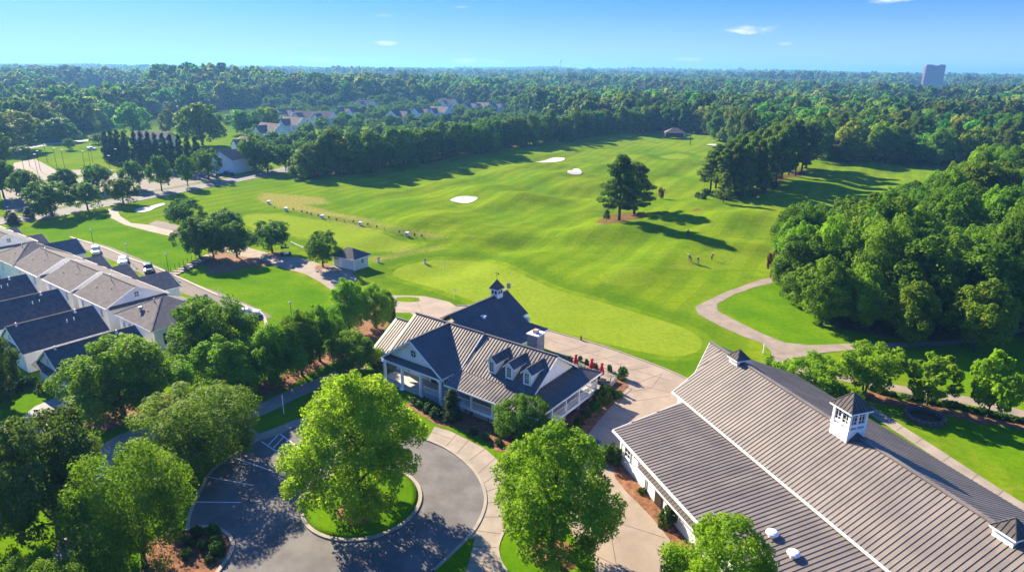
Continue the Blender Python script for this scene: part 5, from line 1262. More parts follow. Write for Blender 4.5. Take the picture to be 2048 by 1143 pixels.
def garage(ur, v0, v1, label, front=False):
    u0, u1 = ur - 4.4, ur + 4.4; cv = (v0 + v1)/2
    g = empty('garage', UV(ur, cv), UR); tag(g, label, 'garage', 'garages behind the townhouses')
    b0, b1 = v0 - cv, v1 - cv
    m = MB(); gwall(m, -4.4, 4.4, b0, b1, 3.05, 6.0, 'v'); m.build('wall', M['siding'], g)
    m = MB(); gable(m, -4.4, 4.4, b0, b1, 3.0, 6.05, 'v', .25); m.bar((0, b0 - .25, 6.07), (0, b1 + .25, 6.07), .25, .06); r = m.build('roof', M['shingle_dark'], g)
    m = MB(); rakes(m, -4.4, 4.4, b0, b1, 3.0, 6.05, 'v', .25); m.bar((-4.7, b0 - .2, 2.92), (-4.7, b1 + .2, 2.92), .14, .12); m.build('fascia', M['trim'], g)
    vent(r, .5, b1 - 2.5, 5.8, .5, .1, 'white'); vent(r, 1.6, b1 - 3.2, 5.0, .4, .06, 'white', False); vent(r, 1.7, b1 - 4.2, 5.0, .4, .06, 'white', False); vent(r, .2, b0 + 1.0, 5.9, .5, .08, 'white')
    if front:
        m = MB(); m.slab([(-4.3, b0 - .02, 3.5), (-4.3, b0 - .8, 3.1), (4.3, b0 - .8, 3.1), (4.3, b0 - .02, 3.5)], .08); m.build('pent_roof', M['shingle_dark'], g)
        window(g, (0, b0, 4.4), X3, .7, .8, 2, 2); 
        for x in (-2.1, 2.1):
            m = MB(); m.box((x, b0 - .03, 1.15), (1.4, .03, 1.1))
            for k in range(1, 4): m.box((x, b0 - .07, .1 + k*.55), (1.38, .012, .012))
            m.build('garage_door', M['white'], g)
    window(g, (4.4, b0 + 2.5, 1.6), Y3, .8, 1.2, 2, 3)
    return g
garage(-96.2, 27.3, 38.4, 'garage with white doors and a dark pent roof above them', True)
garage(-109.9, 27.3, 38.4, 'navy-roofed garage wing between the one with white doors and the plain wider one', True)
garage(-123.1, 26.5, 38.4, 'navy-roofed garage wing second from the row end at the frame edge', True)
garage(-136.7, 26.5, 38.3, 'navy-roofed garage wing farthest back at the frame edge', True)

# ------------------------------------------------------------------ white starter hut
hp = G(703, 532); hut = empty('starter_hut', hp, rad(-30)); tag(hut, 'small white hut with a dark pyramid roof beside the putting green', 'hut')
m = MB(); m.b2((-3.0, -2.2, -.2), (3.0, 2.2, 2.7)); m.build('wall', M['cream'], hut)
m = MB(); e = [(-3.6, -2.8, 2.62), (3.6, -2.8, 2.62), (3.6, 2.8, 2.62), (-3.6, 2.8, 2.62)]
for k in range(4):
    ap0, ap1 = (-.7, 0, 4.3), (.7, 0, 4.3)
    m.slab([e[k], e[(k + 1) % 4]] + ([ap1, ap0] if k == 0 else [ap1] if k == 1 else [ap0, ap1] if k == 2 else [ap0]), .12)
m.build('roof', M['shingle_dark'], hut)
m = MB()
for k in range(4): fascia(m, e[k], e[(k + 1) % 4], .2, .05, .1)
m.build('fascia', M['trim'], hut)
m = MB(); m.box((-1.0, -2.22, 1.05), (.5, .04, 1.05)); m.build('door', M['trim'], hut)
window(hut, (3.0, .3, 1.6), Y3, .9, .9, 2, 2)
for x in (-3.3, 3.3):
    m = MB(); m.b2((x - .07, -2.6, 0), (x + .07, -2.46, 2.6)); m.build('post', M['trim'], hut)
m = MB(); m.b2((-3.4, -3.2, -.1), (3.4, -2.25, .12)); m.build('step', M['concrete'], hut)
# wooden screen with roof near the plaza
sp = G(778, 637); s = empty('bin_store', sp, UR); tag(s, 'dark slatted wooden bin store at the plaza edge by the clubhouse', 'bin store')
m = MB()
for k in range(7):
    for sgn in (-1, 1): m.box((-.75 + k*.25, sgn*.8, 1.0), (.11, .03, 1.0)); m.box((sgn*.9, -.7 + k*.23, 1.0), (.03, .1, 1.0))
m.build('slat_panel', M['wood'], s)
m = MB(); m.box((-.5, 0, 2.05), (.4, .85, .04)); m.box((.45, 0, 2.05), (.35, .85, .04)); m.build('lid', M['concrete'], s)

# ------------------------------------------------------------------ village and far buildings
def cottage(px, py, w, l, ze, zr, rz, label, wall='siding', roof='shingle_far', wing=True, group='houses in the distant village'):
    g = G(px, py); h = empty('house', g, rz); tag(h, label, 'house', group)
    m = MB(); gwall(m, -l/2, l/2, -w/2, w/2, ze, zr); m.build('wall', M[wall], h)
    m = MB(); gable(m, -l/2, l/2, -w/2, w/2, ze, zr, oh=.4); m.build('roof', M[roof], h)
    m = MB(); rakes(m, -l/2, l/2, -w/2, w/2, ze, zr, oh=.4); m.build('fascia', M['trim'], h)
    if wing:
        m = MB(); gwall(m, -l*.3, l*.12, -w*.85, -w/2 - .02, ze*.9, zr*.88, 'v'); m.build('wing_wall', M[wall], h)
        m = MB(); gable(m, -l*.3, l*.12, -w*.85, w*.05, ze*.9, zr*.9, 'v', .3); m.build('wing_roof', M[roof], h)
    for k in (-.32, .05, .34): window(h, (l*k, -w/2, ze*.62), X3, 1.0, 1.5, 2, 2)
    window(h, (l/2, 0, ze*.7), Y3, 1.0, 1.6, 2, 2); window(h, (-l/2, 0, ze*.7), -Y3, 1.0, 1.6, 2, 2)
    return h
cottage(470, 342, 11, 15, 5.4, 9.0, rad(-90) + UR + rad(20), 'white two-storey house with dark roof beside the cypress row and the road', roof='shingle_dark')
cottage(500, 306, 9, 12, 5, 8, UR, 'white house behind the road-side gabled house, half hidden by round trees')
VH = [(590, 266, 'house at the village corner nearest the gabled road house'), (545, 282, 'low grey-roofed house just behind the round street trees'), (612, 250, 'house with a bright white gable in the village block'), (650, 252, 'house with its white gable end towards the treeline'), (690, 240, 'small pale house between the village block and the treeline'), (575, 244, 'house at the back corner of the village block'),
      (655, 212, 'long pale house standing alone among round trees at the village back'), (800, 246, 'wide grey-roofed house behind the treeline'), (845, 240, 'pale blue gabled house behind the treeline'), (880, 238, 'grey house touching the pale blue gabled one'), (895, 218, 'white house at the foot of the dark wooded hill'), (940, 226, 'house in the pale group near the forest edge'), (965, 226, 'white house in the middle of the pale group by the forest'), (990, 226, 'last white house of the pale group by the forest'), (1100, 228, 'lone roof among the treetops behind the treeline'), (732, 222, 'grey roof in the trees at the village back')]
for i, (px, py, lb) in enumerate(VH): cottage(px, py, random.uniform(10, 12), random.uniform(15, 20), 6, 10.4, UR + random.choice((0, math.pi/2, rad(18))), lb, wall=random.choice(('siding', 'cream', 'white')))
cottage(310, 292, 10, 20, 5.0, 8.0, rad(-8), 'white house with a pale roof behind the cypress row', roof='court', wing=False, group=None)
# white pavilion tent at the far end of the range
pp = G(1349, 274); pv = empty('pavilion', pp, rad(-6)); tag(pv, 'open white-posted pavilion with a pale hipped roof at the far end of the course', 'pavilion')
m = MB(); e = [(-6.8, -5, 3.1), (6.8, -5, 3.1), (6.8, 5, 3.1), (-6.8, 5, 3.1)]
for k in range(4): m.slab([e[k], e[(k + 1) % 4]] + ([(1.5, 0, 6), (-1.5, 0, 6)] if k == 0 else [(1.5, 0, 6)] if k == 1 else [(-1.5, 0, 6), (1.5, 0, 6)] if k == 2 else [(-1.5, 0, 6)]), .15)
m.build('roof', M['lot'], pv)
for x in (-6.3, -3.1, 0, 3.1, 6.3):
    m = MB(); m.b2((x - .14, -4.7, 0), (x + .14, -4.4, 3.0)); m.build('post', M['wood'], pv)
m = MB(); m.b2((-6.2, -1.5, 0), (5.2, 4.5, 2.9)); m.build('wall', M['wood'], pv); m = MB(); m.b2((5.25, -4.2, 0), (6.7, 4.5, 3.0)); m.build('side_curtain', M['white'], pv); m = MB(); m.b2((-6.2, -4.65, .9), (6.2, -4.6, 1.1)); m.build('rail', M['wood'], pv)
# office tower on the horizon
tx, ty = az_point(1863, 2350); tw = empty('office_tower', (tx, ty, float(hgt(tx, ty)) + 1), rad(-18)); tag(tw, 'brownish office tower standing alone above the far woods', 'tower')
m = MB(); m.b2((-25, -11, 0), (25, 11, 65)); m.b2((-23, -9, 65), (-5, 9, 67)); m.b2((8, -9, 65), (23, 9, 67.5)); m.b2((-31, -16, 0), (-15, 12, 6)); m.build('wall', M['tower'], tw)
for k in range(16):
    m = MB(); m.b2((-24.5, -11.3, 3.5 + k*3.75), (24.5, -11.05, 5.5 + k*3.75)); m.b2((-25.3, -10, 3.5 + k*3.75), (-25.05, 10, 5.5 + k*3.75)); m.build('window_band', M['tower_glass'], tw)
m = MB()
for k in range(9): m.b2((-24 + k*5.9, -11.8, 0), (-23 + k*5.9, -11.35, 65))
m.build('facade_rib', M['tower'], tw)
# far pale buildings
def shed(px, dist, w, h, label, mat='white', wd=20, group='far pale buildings'):
    x, y = az_point(px, dist); z = float(hgt(x, y)); o = empty('warehouse', (x, y, z + 3), -math.atan2(x, y)); tag(o, label, 'building', group)
    m = MB(); m.b2((-w/2, -wd/2, -4), (w/2, wd/2, h)); m.build('wall', M[mat], o); m = MB(); gable(m, -w/2, w/2, -wd/2, wd/2, h + .1, h + 3, oh=.5, th=.4); m.build('roof', M['lot'], o)
for i, px in enumerate((1487, 1503, 1520, 1538, 1556, 1574, 1592, 1610)): shed(px, 1330 + (i % 3)*40, 13, 13, 'pale apartment block in the clearing beyond the near forest', 'cream' if i % 2 else 'white', 12, 'apartment blocks in the clearing')
for i, (px, w) in enumerate(((1915, 150), (1985, 190), (2035, 160))): shed(px, 3300, w, 22, ('long white warehouse roof nearest the office tower', 'long white warehouse roof between the other two on the horizon', 'long white warehouse roof at the frame edge on the horizon')[i], 'white', 60)
shed(1015, 3900, 60, 26, 'small white building on the horizon below the far ridge', 'white', 20, None)
shed(577, 1400, 22, 16, 'pale building in the gap between the two wooded hills', 'white', 10, None)
# water tower / mast on the ridge
mx, my = az_point(1116, 5000); mo = empty('water_tower', (mx, my, float(hgt(mx, my)) + 14), 0); tag(mo, 'tiny water tower on the far ridge line', 'water tower')
m = MB(); m.cyl((0, 0, -6), (0, 0, 34), 3, 2.4, 10); m.build('shaft', M['white'], mo); m = MB(); m.lathe((0, 0, 34), [(2.4, 0), (11, 5), (12, 9), (9, 13), (2, 15)], 14); m.build('tank', M['white'], mo)
# ================================================================== SMALL THINGS
def car(px, py, head, paint, label, suv=True):
    g = G(px, py); c = empty('parked_car', g, head); tag(c, label, 'car')
    # profile along x, lofted across y
    prof = [(-2.3, .45), (-2.28, .95), (-2.05, 1.1), (-1.75, 1.62 if suv else 1.36), (.35, 1.66 if suv else 1.4), (1.0, 1.1), (2.1, .95), (2.3, .7), (2.32, .42)]
    m = MB(); secs = []
    for y, k, zc in ((-.9, .97, .0), (-.84, 1.0, .02), (-.62, 1.0, .06), (.62, 1.0, .06), (.84, 1.0, .02), (.9, .97, .0)):
        row = []
        for x, z in prof:
            inn = 1.0 if z < 1.12 else .8
            row.append((x*k, y*(inn if z > 1.12 else 1), z + zc if z > .6 else z))
        secs.append(row)
    n = len(prof)
    for row in secs: m.v += row
    for j in range(len(secs) - 1):
        for k in range(n - 1): m.f.append((j*n + k, j*n + k + 1, (j + 1)*n + k + 1, (j + 1)*n + k))
        m.f.append((j*n + n - 1, j*n, (j + 1)*n, (j + 1)*n + n - 1))
    m.f.append(tuple(range(n))); m.f.append(tuple((len(secs) - 1)*n + n - 1 - k for k in range(n)))
    m.build('body', M[paint], c)
    zt = 1.58 if suv else 1.34
    q = MB(); q.poly([(.42, -.56, zt + .05), (.42, .56, zt + .05), (1.0, .7, 1.16), (1.0, -.7, 1.16)][::-1]); q.build('windscreen', M['glass'], c)
    q = MB(); q.poly([(-1.82, -.6, zt), (-1.82, .6, zt), (-2.07, .7, 1.2), (-2.07, -.7, 1.2)]); q.build('rear_window', M['glass'], c)
    for s in (-1, 1):
        q = MB(); q.poly([(-1.65, s*.745, zt - .05), (.3, s*.745, zt - .05), (.85, s*.88, 1.18), (-1.85, s*.88, 1.18)][::s]); q.build('side_window', M['glass'], c)
        q = MB(); q.box((2.28, s*.62, .78), (.06, .2, .08)); q.build('headlight', M['white'], c)
        q = MB(); q.box((-2.27, s*.68, .9), (.05, .14, .1)); q.build('tail_light', M['red'], c)
        for x in (-1.4, 1.42):
            q = MB(); q.cyl((x, s*.72, .34), (x, s*.93, .34), .34, .34, 16); wo = q.build('wheel', M['rubber'], c)
            q = MB(); q.cyl((x, s*.92, .34), (x, s*.945, .34), .2, .18, 12); q.build('rim', M['steel'], wo)
    return c
car(193, 507, UR - rad(22), 'silver', 'silver car on the lane beside the wing of the far hip-roofed house')
car(247, 527, UR - rad(25), 'carwhite', 'white car on the lane half hidden by the navy wing roofs', suv=False)
car(298, 543, UR - rad(22), 'carblack', 'dark car on the lane just short of the timber steps')
car(494, 634, UR + rad(60), 'silver', 'silver car behind the big dark rounded tree at the lane end')
car(1189, 905, BA + rad(100), 'carblack', 'black car beside the barn corner and the trimmed round bush', suv=False)
car(184, 300, rad(5), 'silver', 'silver car on the grass by the cypress row near the pale road')

def golf_buggy(px, py, head, label):
    g = G(px, py); c = empty('golf_buggy', g, head); tag(c, label, 'golf cart')
    m = MB(); m.b2((-1.15, -.58, .3), (1.2, .58, .5)); m.slab([(.7, -.55, .95), (1.25, -.5, .6), (1.25, .5, .6), (.7, .55, .95)], .35); m.b2((-1.2, -.56, .5), (-.45, .56, .85)); m.build('body', M['carblack'], c)
    m = MB(); m.b2((-.45, -.5, .5), (.05, .5, .78)); m.b2((-.5, -.5, .8), (-.36, .5, 1.25)); m.build('seat', M['cream'], c)
    m = MB(); m.slab([(-1.0, -.62, 1.9), (.85, -.62, 1.93), (.85, .62, 1.93), (-1.0, .62, 1.9)], .07); m.build('roof', M['carblack'], c)
    for x, y in ((-.95, -.55), (-.95, .55), (.8, -.55), (.8, .55)):
        m = MB(); m.cyl((x, y, .5), (x*.96, y, 1.88), .025, .025, 6); m.build('post', M['black'], c)
    for x in (-.8, .85):
        for s in (-1, 1):
            m = MB(); m.cyl((x, s*.45, .23), (x, s*.62, .23), .23, .23, 14); m.build('wheel', M['rubber'], c)
    m = MB(); m.cyl((.45, .25, .8), (.3, .25, 1.15), .02, .02, 6); m.lathe((.28, .25, 1.14), [(.17, 0), (.19, .02), (.17, .04)], 12); m.build('steering_wheel', M['black'], c)
golf_buggy(572, 511, rad(20), 'dark golf buggy with a flat roof standing on the shaded path')

def umbrella(p, label):
    u = empty('parasol', p); tag(u, label, 'umbrella', 'folded red parasols on the patio')
    m = MB(); m.cyl((0, 0, 0), (0, 0, 2.75), .025, .025, 8); m.build('pole', M['wood'], u)
    m = MB(); n = 16; i0 = 0
    prof = [(.3, .95), (.36, 1.2), (.33, 1.5), (.25, 1.9), (.15, 2.3), (.1, 2.45), (.26, 2.52), (.2, 2.62), (.03, 2.7)]
    for r, z in prof:
        for k in range(n): t = 2*math.pi*k/n; q = r*(1 + (.18 if k % 2 else -.12)*(1 if z < 2.4 else .4)); m.v.append((q*math.cos(t), q*math.sin(t), z))
    for j in range(len(prof) - 1):
        for k in range(n): m.f.append((j*n + k, j*n + (k + 1) % n, (j + 1)*n + (k + 1) % n, (j + 1)*n + k))
    m.f.append(tuple(n - 1 - k for k in range(n))); m.build('canopy', M['red'], u, smooth=True)
    m = MB(); m.lathe((0, 0, 0), [(.28, 0), (.28, .06), (.06, .12), (.05, .3)], 14); m.build('base', M['black'], u)
PZ = .62
def top_at(px, py, z):
    d = ray(px, py); t = (z - CAMH)/d[2]; return Vector((d[0]*t, d[1]*t, 0))
UMB = [top_at(1152, 709, PZ + 2.65), top_at(1184, 717, PZ + 2.65), top_at(1204, 726, PZ + 2.65)]
for p, lb in zip(UMB, ('folded red parasol nearest the chimney', 'folded red parasol between the other two', 'folded red parasol nearest the patio corner')): umbrella((p.x, p.y, PZ), lb)
# patio deck behind the porch
pa = empty('patio', UV(-41.5, 73.8), UR); tag(pa, 'raised paved patio with a low retaining wall behind the clubhouse porch', 'patio')
m = MB(); m.b2((-4.6, -2.3, 0), (4.55, 2.45, PZ)); m.build('retaining_wall', M['stone'], pa)
m = MB(); m.b2((-4.5, -2.25, PZ + .003), (4.45, 2.35, PZ + .03)); m.build('paving', M['concrete'], pa)
for a, b in (((-4.5, 2.3), (4.4, 2.3)), ((4.4, 2.3), (4.4, -2.2))):
    m = MB(); p, q = Vector((*a, PZ + .03)), Vector((*b, PZ + .03)); n = int((q - p).length/1.2)
    for k in range(n + 1): r = p + (q - p)*k/n; m.cyl(r, r + Z3*.95, .025, .025, 6)
    m.bar(p + Z3*.95, q + Z3*.95, .04, .04); m.bar(p + Z3*.5, q + Z3*.5, .03, .03); m.build('railing', M['black'], pa)
def cafe_table(p, label):
    t = empty('patio_table', p); tag(t, label, 'table', 'patio tables')
    m = MB(); m.lathe((0, 0, .7), [(.5, 0), (.52, .02), (.5, .04)], 18); m.build('tabletop', M['black'], t)
    m = MB(); m.cyl((0, 0, .05), (0, 0, .7), .04, .04, 8); m.lathe((0, 0, 0), [(.26, 0), (.26, .04), (.05, .08)], 12); m.build('leg', M['black'], t)
def chair_(p, rz, label, mat='black'):
    t = empty('patio_chair', p, rz); tag(t, label, 'chair', 'patio chairs')
    m = MB(); m.box((0, 0, .45), (.23, .23, .025)); m.build('seat', M[mat], t)
    m = MB(); m.box((-.22, 0, .72), (.02, .23, .26)); m.build('backrest', M[mat], t)
    for x in (-.2, .2):
        for y in (-.2, .2): m = MB(); m.cyl((x, y, 0), (x, y, .45), .018, .018, 6); m.build('leg', M[mat], t)
for i, p in enumerate(UMB):
    q = Vector((p.x, p.y, PZ + .03)) + Ux*.8 - Vx*1.0
    cafe_table(q, 'round dark patio table in front of the ' + ('parasol nearest the chimney', 'middle red parasol', 'parasol at the patio corner')[i])
    for k in range(3):
        a = k*2.1 + i; chair_(q + Vector((math.cos(a)*.8, math.sin(a)*.8, 0)), a + math.pi, 'dark metal chair at the table by the ' + ('parasol nearest the chimney', 'middle red parasol', 'parasol at the patio corner')[i])
chair_(UV(-38.8, 69.6, FL), UR - 1.2, 'pale wooden rocking chair on the corner of the clubhouse porch', 'cream')

def lamp_post(px, py, h, label, group='lawn lamp posts', mat='black'):
    g = G(px, py); o = empty('lamp_post', g); tag(o, label, 'lamp post', group)
    m = MB(); m.cyl((0, 0, 0), (0, 0, .5), .12, .09, 10); m.cyl((0, 0, .5), (0, 0, h - .5), .06, .045, 8); m.build('post', M[mat], o)
    m = MB(); m.lathe((0, 0, h - .5), [(.07, 0), (.2, .1), (.22, .32), (.1, .44), (.03, .5)], 14); m.build('lantern', M['white'], o)
for px, py, h, lb in ((188, 494, 4.6, 'dark lamp post with a white globe beside the silver car'), (338, 546, 4.6, 'dark lamp post with a white globe at the foot of the timber steps'), (586, 660, 5.2, 'dark lamp post with a white globe behind the lime trees'), (258, 522, 4.4, 'pale slim lamp post beside the white car')): lamp_post(px, py, h, lb, mat='steel' if 'pale' in lb else 'black')
def court_light(px, py, h, label):
    g = G(px, py); o = empty('court_light', g); tag(o, label, 'lamp post', 'light masts of the courts')
    m = MB(); m.cyl((0, 0, 0), (0, 0, h), .09, .06, 8); m.build('post', M['black'], o)
    m = MB(); m.box((.35, 0, h), (.45, .16, .1)); m.build('lamp_head', M['white'], o)
for i, (px, py, t) in enumerate(((48, 338, 302), (60, 333, 322), (76, 349, 310), (81, 341, 308), (95, 325, 298), (114, 334, 312), (130, 338, 305), (171, 341, 312), (182, 334, 304), (236, 336, 308), (223, 352, 314), (186, 325, 300))):
    court_light(px, py, 8.0, ('dark light mast on the near court side, white floodlight on top', 'dark light mast at the far lawn edge of the courts')[int(py < 336)])

# timber steps with rope posts
st = empty('timber_steps', G(372, 534), 0); tag(st, 'timber-edged gravel steps climbing the bank under the lawn trees', 'steps')
A0, A1 = G(346, 549), G(412, 519)
m1, m2 = MB(), MB()
for k in range(9):
    p = A0 + (A1 - A0)*k/8 - st.location; d = (A1 - A0).normalized(); n_ = Vector((-d.y, d.x, 0))
    m1.box(p + Z3*(.1 + .06*k), (.14, 1.2, .14), (d, n_, Z3)); m2.box(p + d*1.0 + Z3*(.04 + .06*k), (.9, 1.15, .12), (d, n_, Z3))
m1.build('timber', M['wood'], st); m2.build('tread', M['concrete'], st)
for k in range(9):
    p = A0 + (A1 - A0)*k/8 + n_*1.5 - st.location; q = MB(); q.cyl(p, p + Z3*(1.3 + .06*k), .06, .05, 8); q.build('post', M['wood'], st)
# range furniture
def cooler(px, py, label):
    g = G(px, py); o = empty('ball_station', g, rad(-30)); tag(o, label, 'ball station', 'white ball stations along the tee line')
    m = MB(); m.b2((-.42, -.3, .12), (.42, .3, .95)); m.build('body', M['white'], o)
    m = MB(); m.slab([(-.46, -.34, 1.05), (.46, -.34, 1.05), (.46, .34, 1.15), (-.46, .34, 1.15)], .12); m.build('lid', M['white'], o)
    m = MB(); m.b2((-.3, -.32, .4), (.3, -.305, .8)); m.build('panel', M['tower_glass'], o)
    for s in (-1, 1): m = MB(); m.b2((s*.36 - .05, -.28, 0), (s*.36 + .05, .28, .12)); m.build('leg', M['black'], o)
for px, py, lb in ((538, 408, 'white ball station farthest along the tee line'), (572.5, 422, 'white ball station second from the far end of the tee line'), (645, 437, 'white ball station in the middle of the tee line'), (721, 451, 'white ball station beside the dry turf strip'), (814.5, 472, 'white ball station nearest the putting green')): cooler(px, py, lb)
for px, py in ((550, 417.5), (587, 421), (604, 426), (614.5, 428.5), (623, 431), (637, 434), (658, 438), (673, 442), (689, 444.5), (707, 446.5), (736, 452), (754, 456.5), (769, 460.5), (799, 467), (829.5, 473), (844, 475)):
    g = G(px, py); o = empty('bag_stand', g, random.uniform(0, 3)); tag(o, 'small dark bag stand in the row along the tee line', 'bag stand', 'bag stands along the tee line')
    m = MB(); m.cyl((-.25, 0, 0), (0, 0, .85), .035, .03, 6); m.cyl((.25, 0, 0), (0, 0, .85), .035, .03, 6); m.box((0, .05, .6), (.22, .06, .25)); m.build('frame', M['wood'], o)
def flag(px, py, label):
    g = G(px, py); o = empty('flagstick', g); tag(o, label, 'flag')
    m = MB(); m.cyl((0, 0, 0), (0, 0, 2.1), .025, .02, 6); m.build('pole', M['white'], o)
    m = MB(); m.slab([(0, 0, 2.08), (.5, .05, 2.02), (.5, .08, 1.8), (0, 0, 1.72)], .02); m.build('flag_cloth', M['white'], o)
for px, py, lb in ((886, 543, 'white flag at the hut end of the large putting green'), (908, 600, 'slim flag at the plaza corner of the putting green'), (1356, 308, 'tiny white flag on the far green')): flag(px, py, lb)
for px, py, lb in ((850, 527, 'white and dark bin beside the starter hut'), (757, 524, 'small bin post on the grass between hut and putting green')):
    g = G(px, py); o = empty('bin', g); tag(o, lb, 'bin'); m = MB(); m.lathe((0, 0, 0), [(.3, 0), (.34, .9), (.36, .95)], 12); m.build('body', M['cream'], o); m = MB(); m.lathe((0, 0, .95), [(.37, 0), (.3, .15), (.05, .2)], 12); m.build('lid', M['wood'], o)
# white barrier rail behind the buggy
o = empty('barrier', G(594, 494), 0); tag(o, 'low white barrier rail between the path and the tee lawn', 'barrier')
a, b = G(582, 488) - o.location, G(607, 500) - o.location; m = MB(); m.bar(a + Z3*.6, b + Z3*.6, .12, .18); m.build('rail', M['white'], o)
for k in range(4): m = MB(); p = a + (b - a)*k/3; m.cyl(p, p + Z3*.6, .06, .06, 8); m.build('post', M['white'], o)
# white sign posts
def sign_post(px, py, h, label, board=(.5, .35), bmat='white', two=False):
    g = G(px, py); o = empty('sign_post', g, UR + 2.6); tag(o, label, 'sign')
    m = MB(); m.b2((-.06, -.06, 0), (.06, .06, h)); m.lathe((0, 0, h), [(.09, 0), (.05, .1), (.01, .16)], 8); m.build('post', M['white'], o)
    m = MB(); m.b2((-board[0]/2 + .25, -.09, h - .35 - board[1]), (board[0]/2 + .25, -.065, h - .35)); m.build('board', M[bmat], o)
sign_post(568, 827, 2.6, 'white post with a hanging sign on the grass triangle by the walkway')
sign_post(474, 882, 1.6, 'low white sign post at the shaded end of the parking kerb')
sign_post(1526, 706, 1.5, 'small green and white marker post on the grass beside the cart path', (.3, .5), 'firepit')
sign_post(1648, 652, 1.4, 'pale marker under the trees on the wood edge')
sign_post(437, 590, 1.6, 'small pale marker on the lawn edge by the lane', (.3, .3))
# bicycle rail / white handrail by the walkway
o = empty('handrail', G(690, 760), 0); tag(o, 'white handrails flanking the ramp beside the shaded walkway', 'handrail')
for (a, b) in (((652, 768), (690, 742)), ((668, 776), (712, 748))):
    p, q = G(*a) - o.location, G(*b) - o.location; m = MB(); m.bar(p + Z3*.95, q + Z3*.95, .06, .06); m.bar(p + Z3*.55, q + Z3*.55, .05, .05); 
    n = 6
    for k in range(n + 1): r = p + (q - p)*k/n; m.cyl(r, r + Z3*.95, .03, .03, 6)
    m.build('railing', M['trim'], o)
# fire pit
fp = G(1848, 836); o = empty('fire_pit', fp); tag(o, 'round stone fire pit on the lawn below the young tree', 'fire pit')
m = MB(); n = 26
for ring in range(3):
    for k in range(n):
        a = 2*math.pi*(k + .5*(ring % 2))/n; r = 2.15 + random.uniform(-.05, .05)
        m.box((r*math.cos(a), r*math.sin(a), .12 + ring*.19), (.25, .2 + random.uniform(0, .05), .1), (Vector((-math.sin(a), math.cos(a), 0)), Vector((math.cos(a), math.sin(a), 0)), Z3))
m.build('stone_ring', M['firepit'], o)
m = MB(); m.lathe((0, 0, 0), [(1.95, .02), (1.0, .1), (.05, .16)], 24); m.build('ash', M['wood'], o)
# clipped topiary by the road
for px, py, w, h, lb in ((29, 447, 26, 4.2, 'clipped cone topiary nearest the house roofs'), (22, 443, 24, 4.2, 'clipped cone topiary tucked behind the nearest one'), (59, 437, 22, 3.9, 'rounder clipped topiary standing alone by the road')):
    ptree('cypress', px, py, py - 24, w, lb, cat='topiary')
# shrubs
def shrubs(lst, label, group, kind='shrub', cat='shrub'):
    for px, py, w, h in lst: tree(kind, G(px, py), w, h, label, cat, group)
shrubs([(426, 1070, 1.5, 1.2), (433, 1091, 1.4, 1.1), (436, 1106, 1.5, 1.2), (408, 1096, 1.1, .9), (393, 1070, 1.2, 1.0), (374, 1112, 1.1, .8), (356, 1072, 1.2, 1.0), (380, 1090, 1.1, .9), (420, 1122, .9, .6), (240, 1143, 1.2, 1)], 'small round shrub in the mulch bulb at the end of the parking stalls', 'shrubs in the parking bulb')
shrubs([(1206, 803, 2.4, 2.2), (1218, 790, 1.9, 1.5), (1190, 820, 1.8, 1.3), (1172, 832, 1.4, .9), (1158, 848, 1.5, 1.0), (1146, 862, 1.3, .9), (1134, 872, 1.4, 1.0), (1235, 795, 1.6, 1.1)], 'green shrub in the mulch bed along the side porch', 'shrubs along the side porch')
shrubs([(862, 822, 2.2, 1.3), (846, 812, 2.0, 1.2), (874, 832, 2.0, 1.2), (832, 806, 1.8, 1.1), (946, 868, 1.2, .8), (972, 878, 1.1, .8), (998, 888, 1.2, .8)], 'dark low hedge shrub in front of the portico and front porch', 'shrubs along the front porch')
shrubs([(1244, 757, 1.6, 1.9), (1219, 742, .8, 1.1), (1173, 728, .8, .9), (1160, 722, .8, .9), (1190, 735, .9, .8), (1135, 722, 1.6, .8)], 'small bush beside the patio wall and red parasols', 'bushes round the patio')
tree('shrub', G(1220, 924), 2.6, 2.4, 'trimmed round bush at the barn corner beside the black car', 'shrub')
tree('shrub', G(1332, 1048), 1.9, 2.0, 'round bush against the sunny barn wall', 'shrub'); tree('shrub', G(1283, 985), 1.0, .6, 'tiny sprawling plant in the straw strip by the barn wall', 'shrub')
tree('rust', G(748, 733), 2.8, 2.4, 'red-leaved japanese maple against the clubhouse end wing', 'shrub')
hl = spline(gp([(1745, 778), (1790, 792), (1850, 803), (1920, 816), (1990, 832), (2060, 846)]), 6, False)
for p in hl[::1]:
    if random.random() < .85: tree('shrub', (p.x + random.uniform(-.3, .3), p.y + random.uniform(-.3, .3), 0), random.uniform(1.1, 1.6), random.uniform(.5, .8), 'low shrub in the clipped edging between cart path and mulch', 'shrub', 'low edging shrubs by the cart path')
shrubs([(22, 782, 3.0, 1.6), (52, 772, 2.6, 1.4), (0, 800, 3, 1.8), (84, 782, 1.6, 1.2)], 'dark bush in the shaded garden beside the white garage', 'garden bushes by the garage')
shrubs([(452, 350, 3.2, 1.6), (464, 352, 2.6, 1.4), (437, 352, 2, 1.2)], 'clipped bush by the road corner of the gabled house', 'bushes at the gabled house')
# waterside stump / bollard near putting green
o = empty('bollard', G(1162, 680)); tag(o, 'short dark bollard on the putting green edge', 'bollard'); m = MB(); m.cyl((0, 0, 0), (0, 0, .8), .14, .12, 10); m.build('post', M['wood'], o)
# bench at the drive way corner
o = empty('mailbox', G(78, 838), rad(30)); tag(o, 'dark mailbox on a wooden post beside the pale driveway', 'mailbox'); m = MB(); m.b2((-.06, -.06, 0), (.06, .06, 1.2)); m.build('post', M['wood'], o); m = MB(); m.b2((-.3, -.14, 1.2), (.3, .14, 1.5)); m.build('box', M['black'], o)

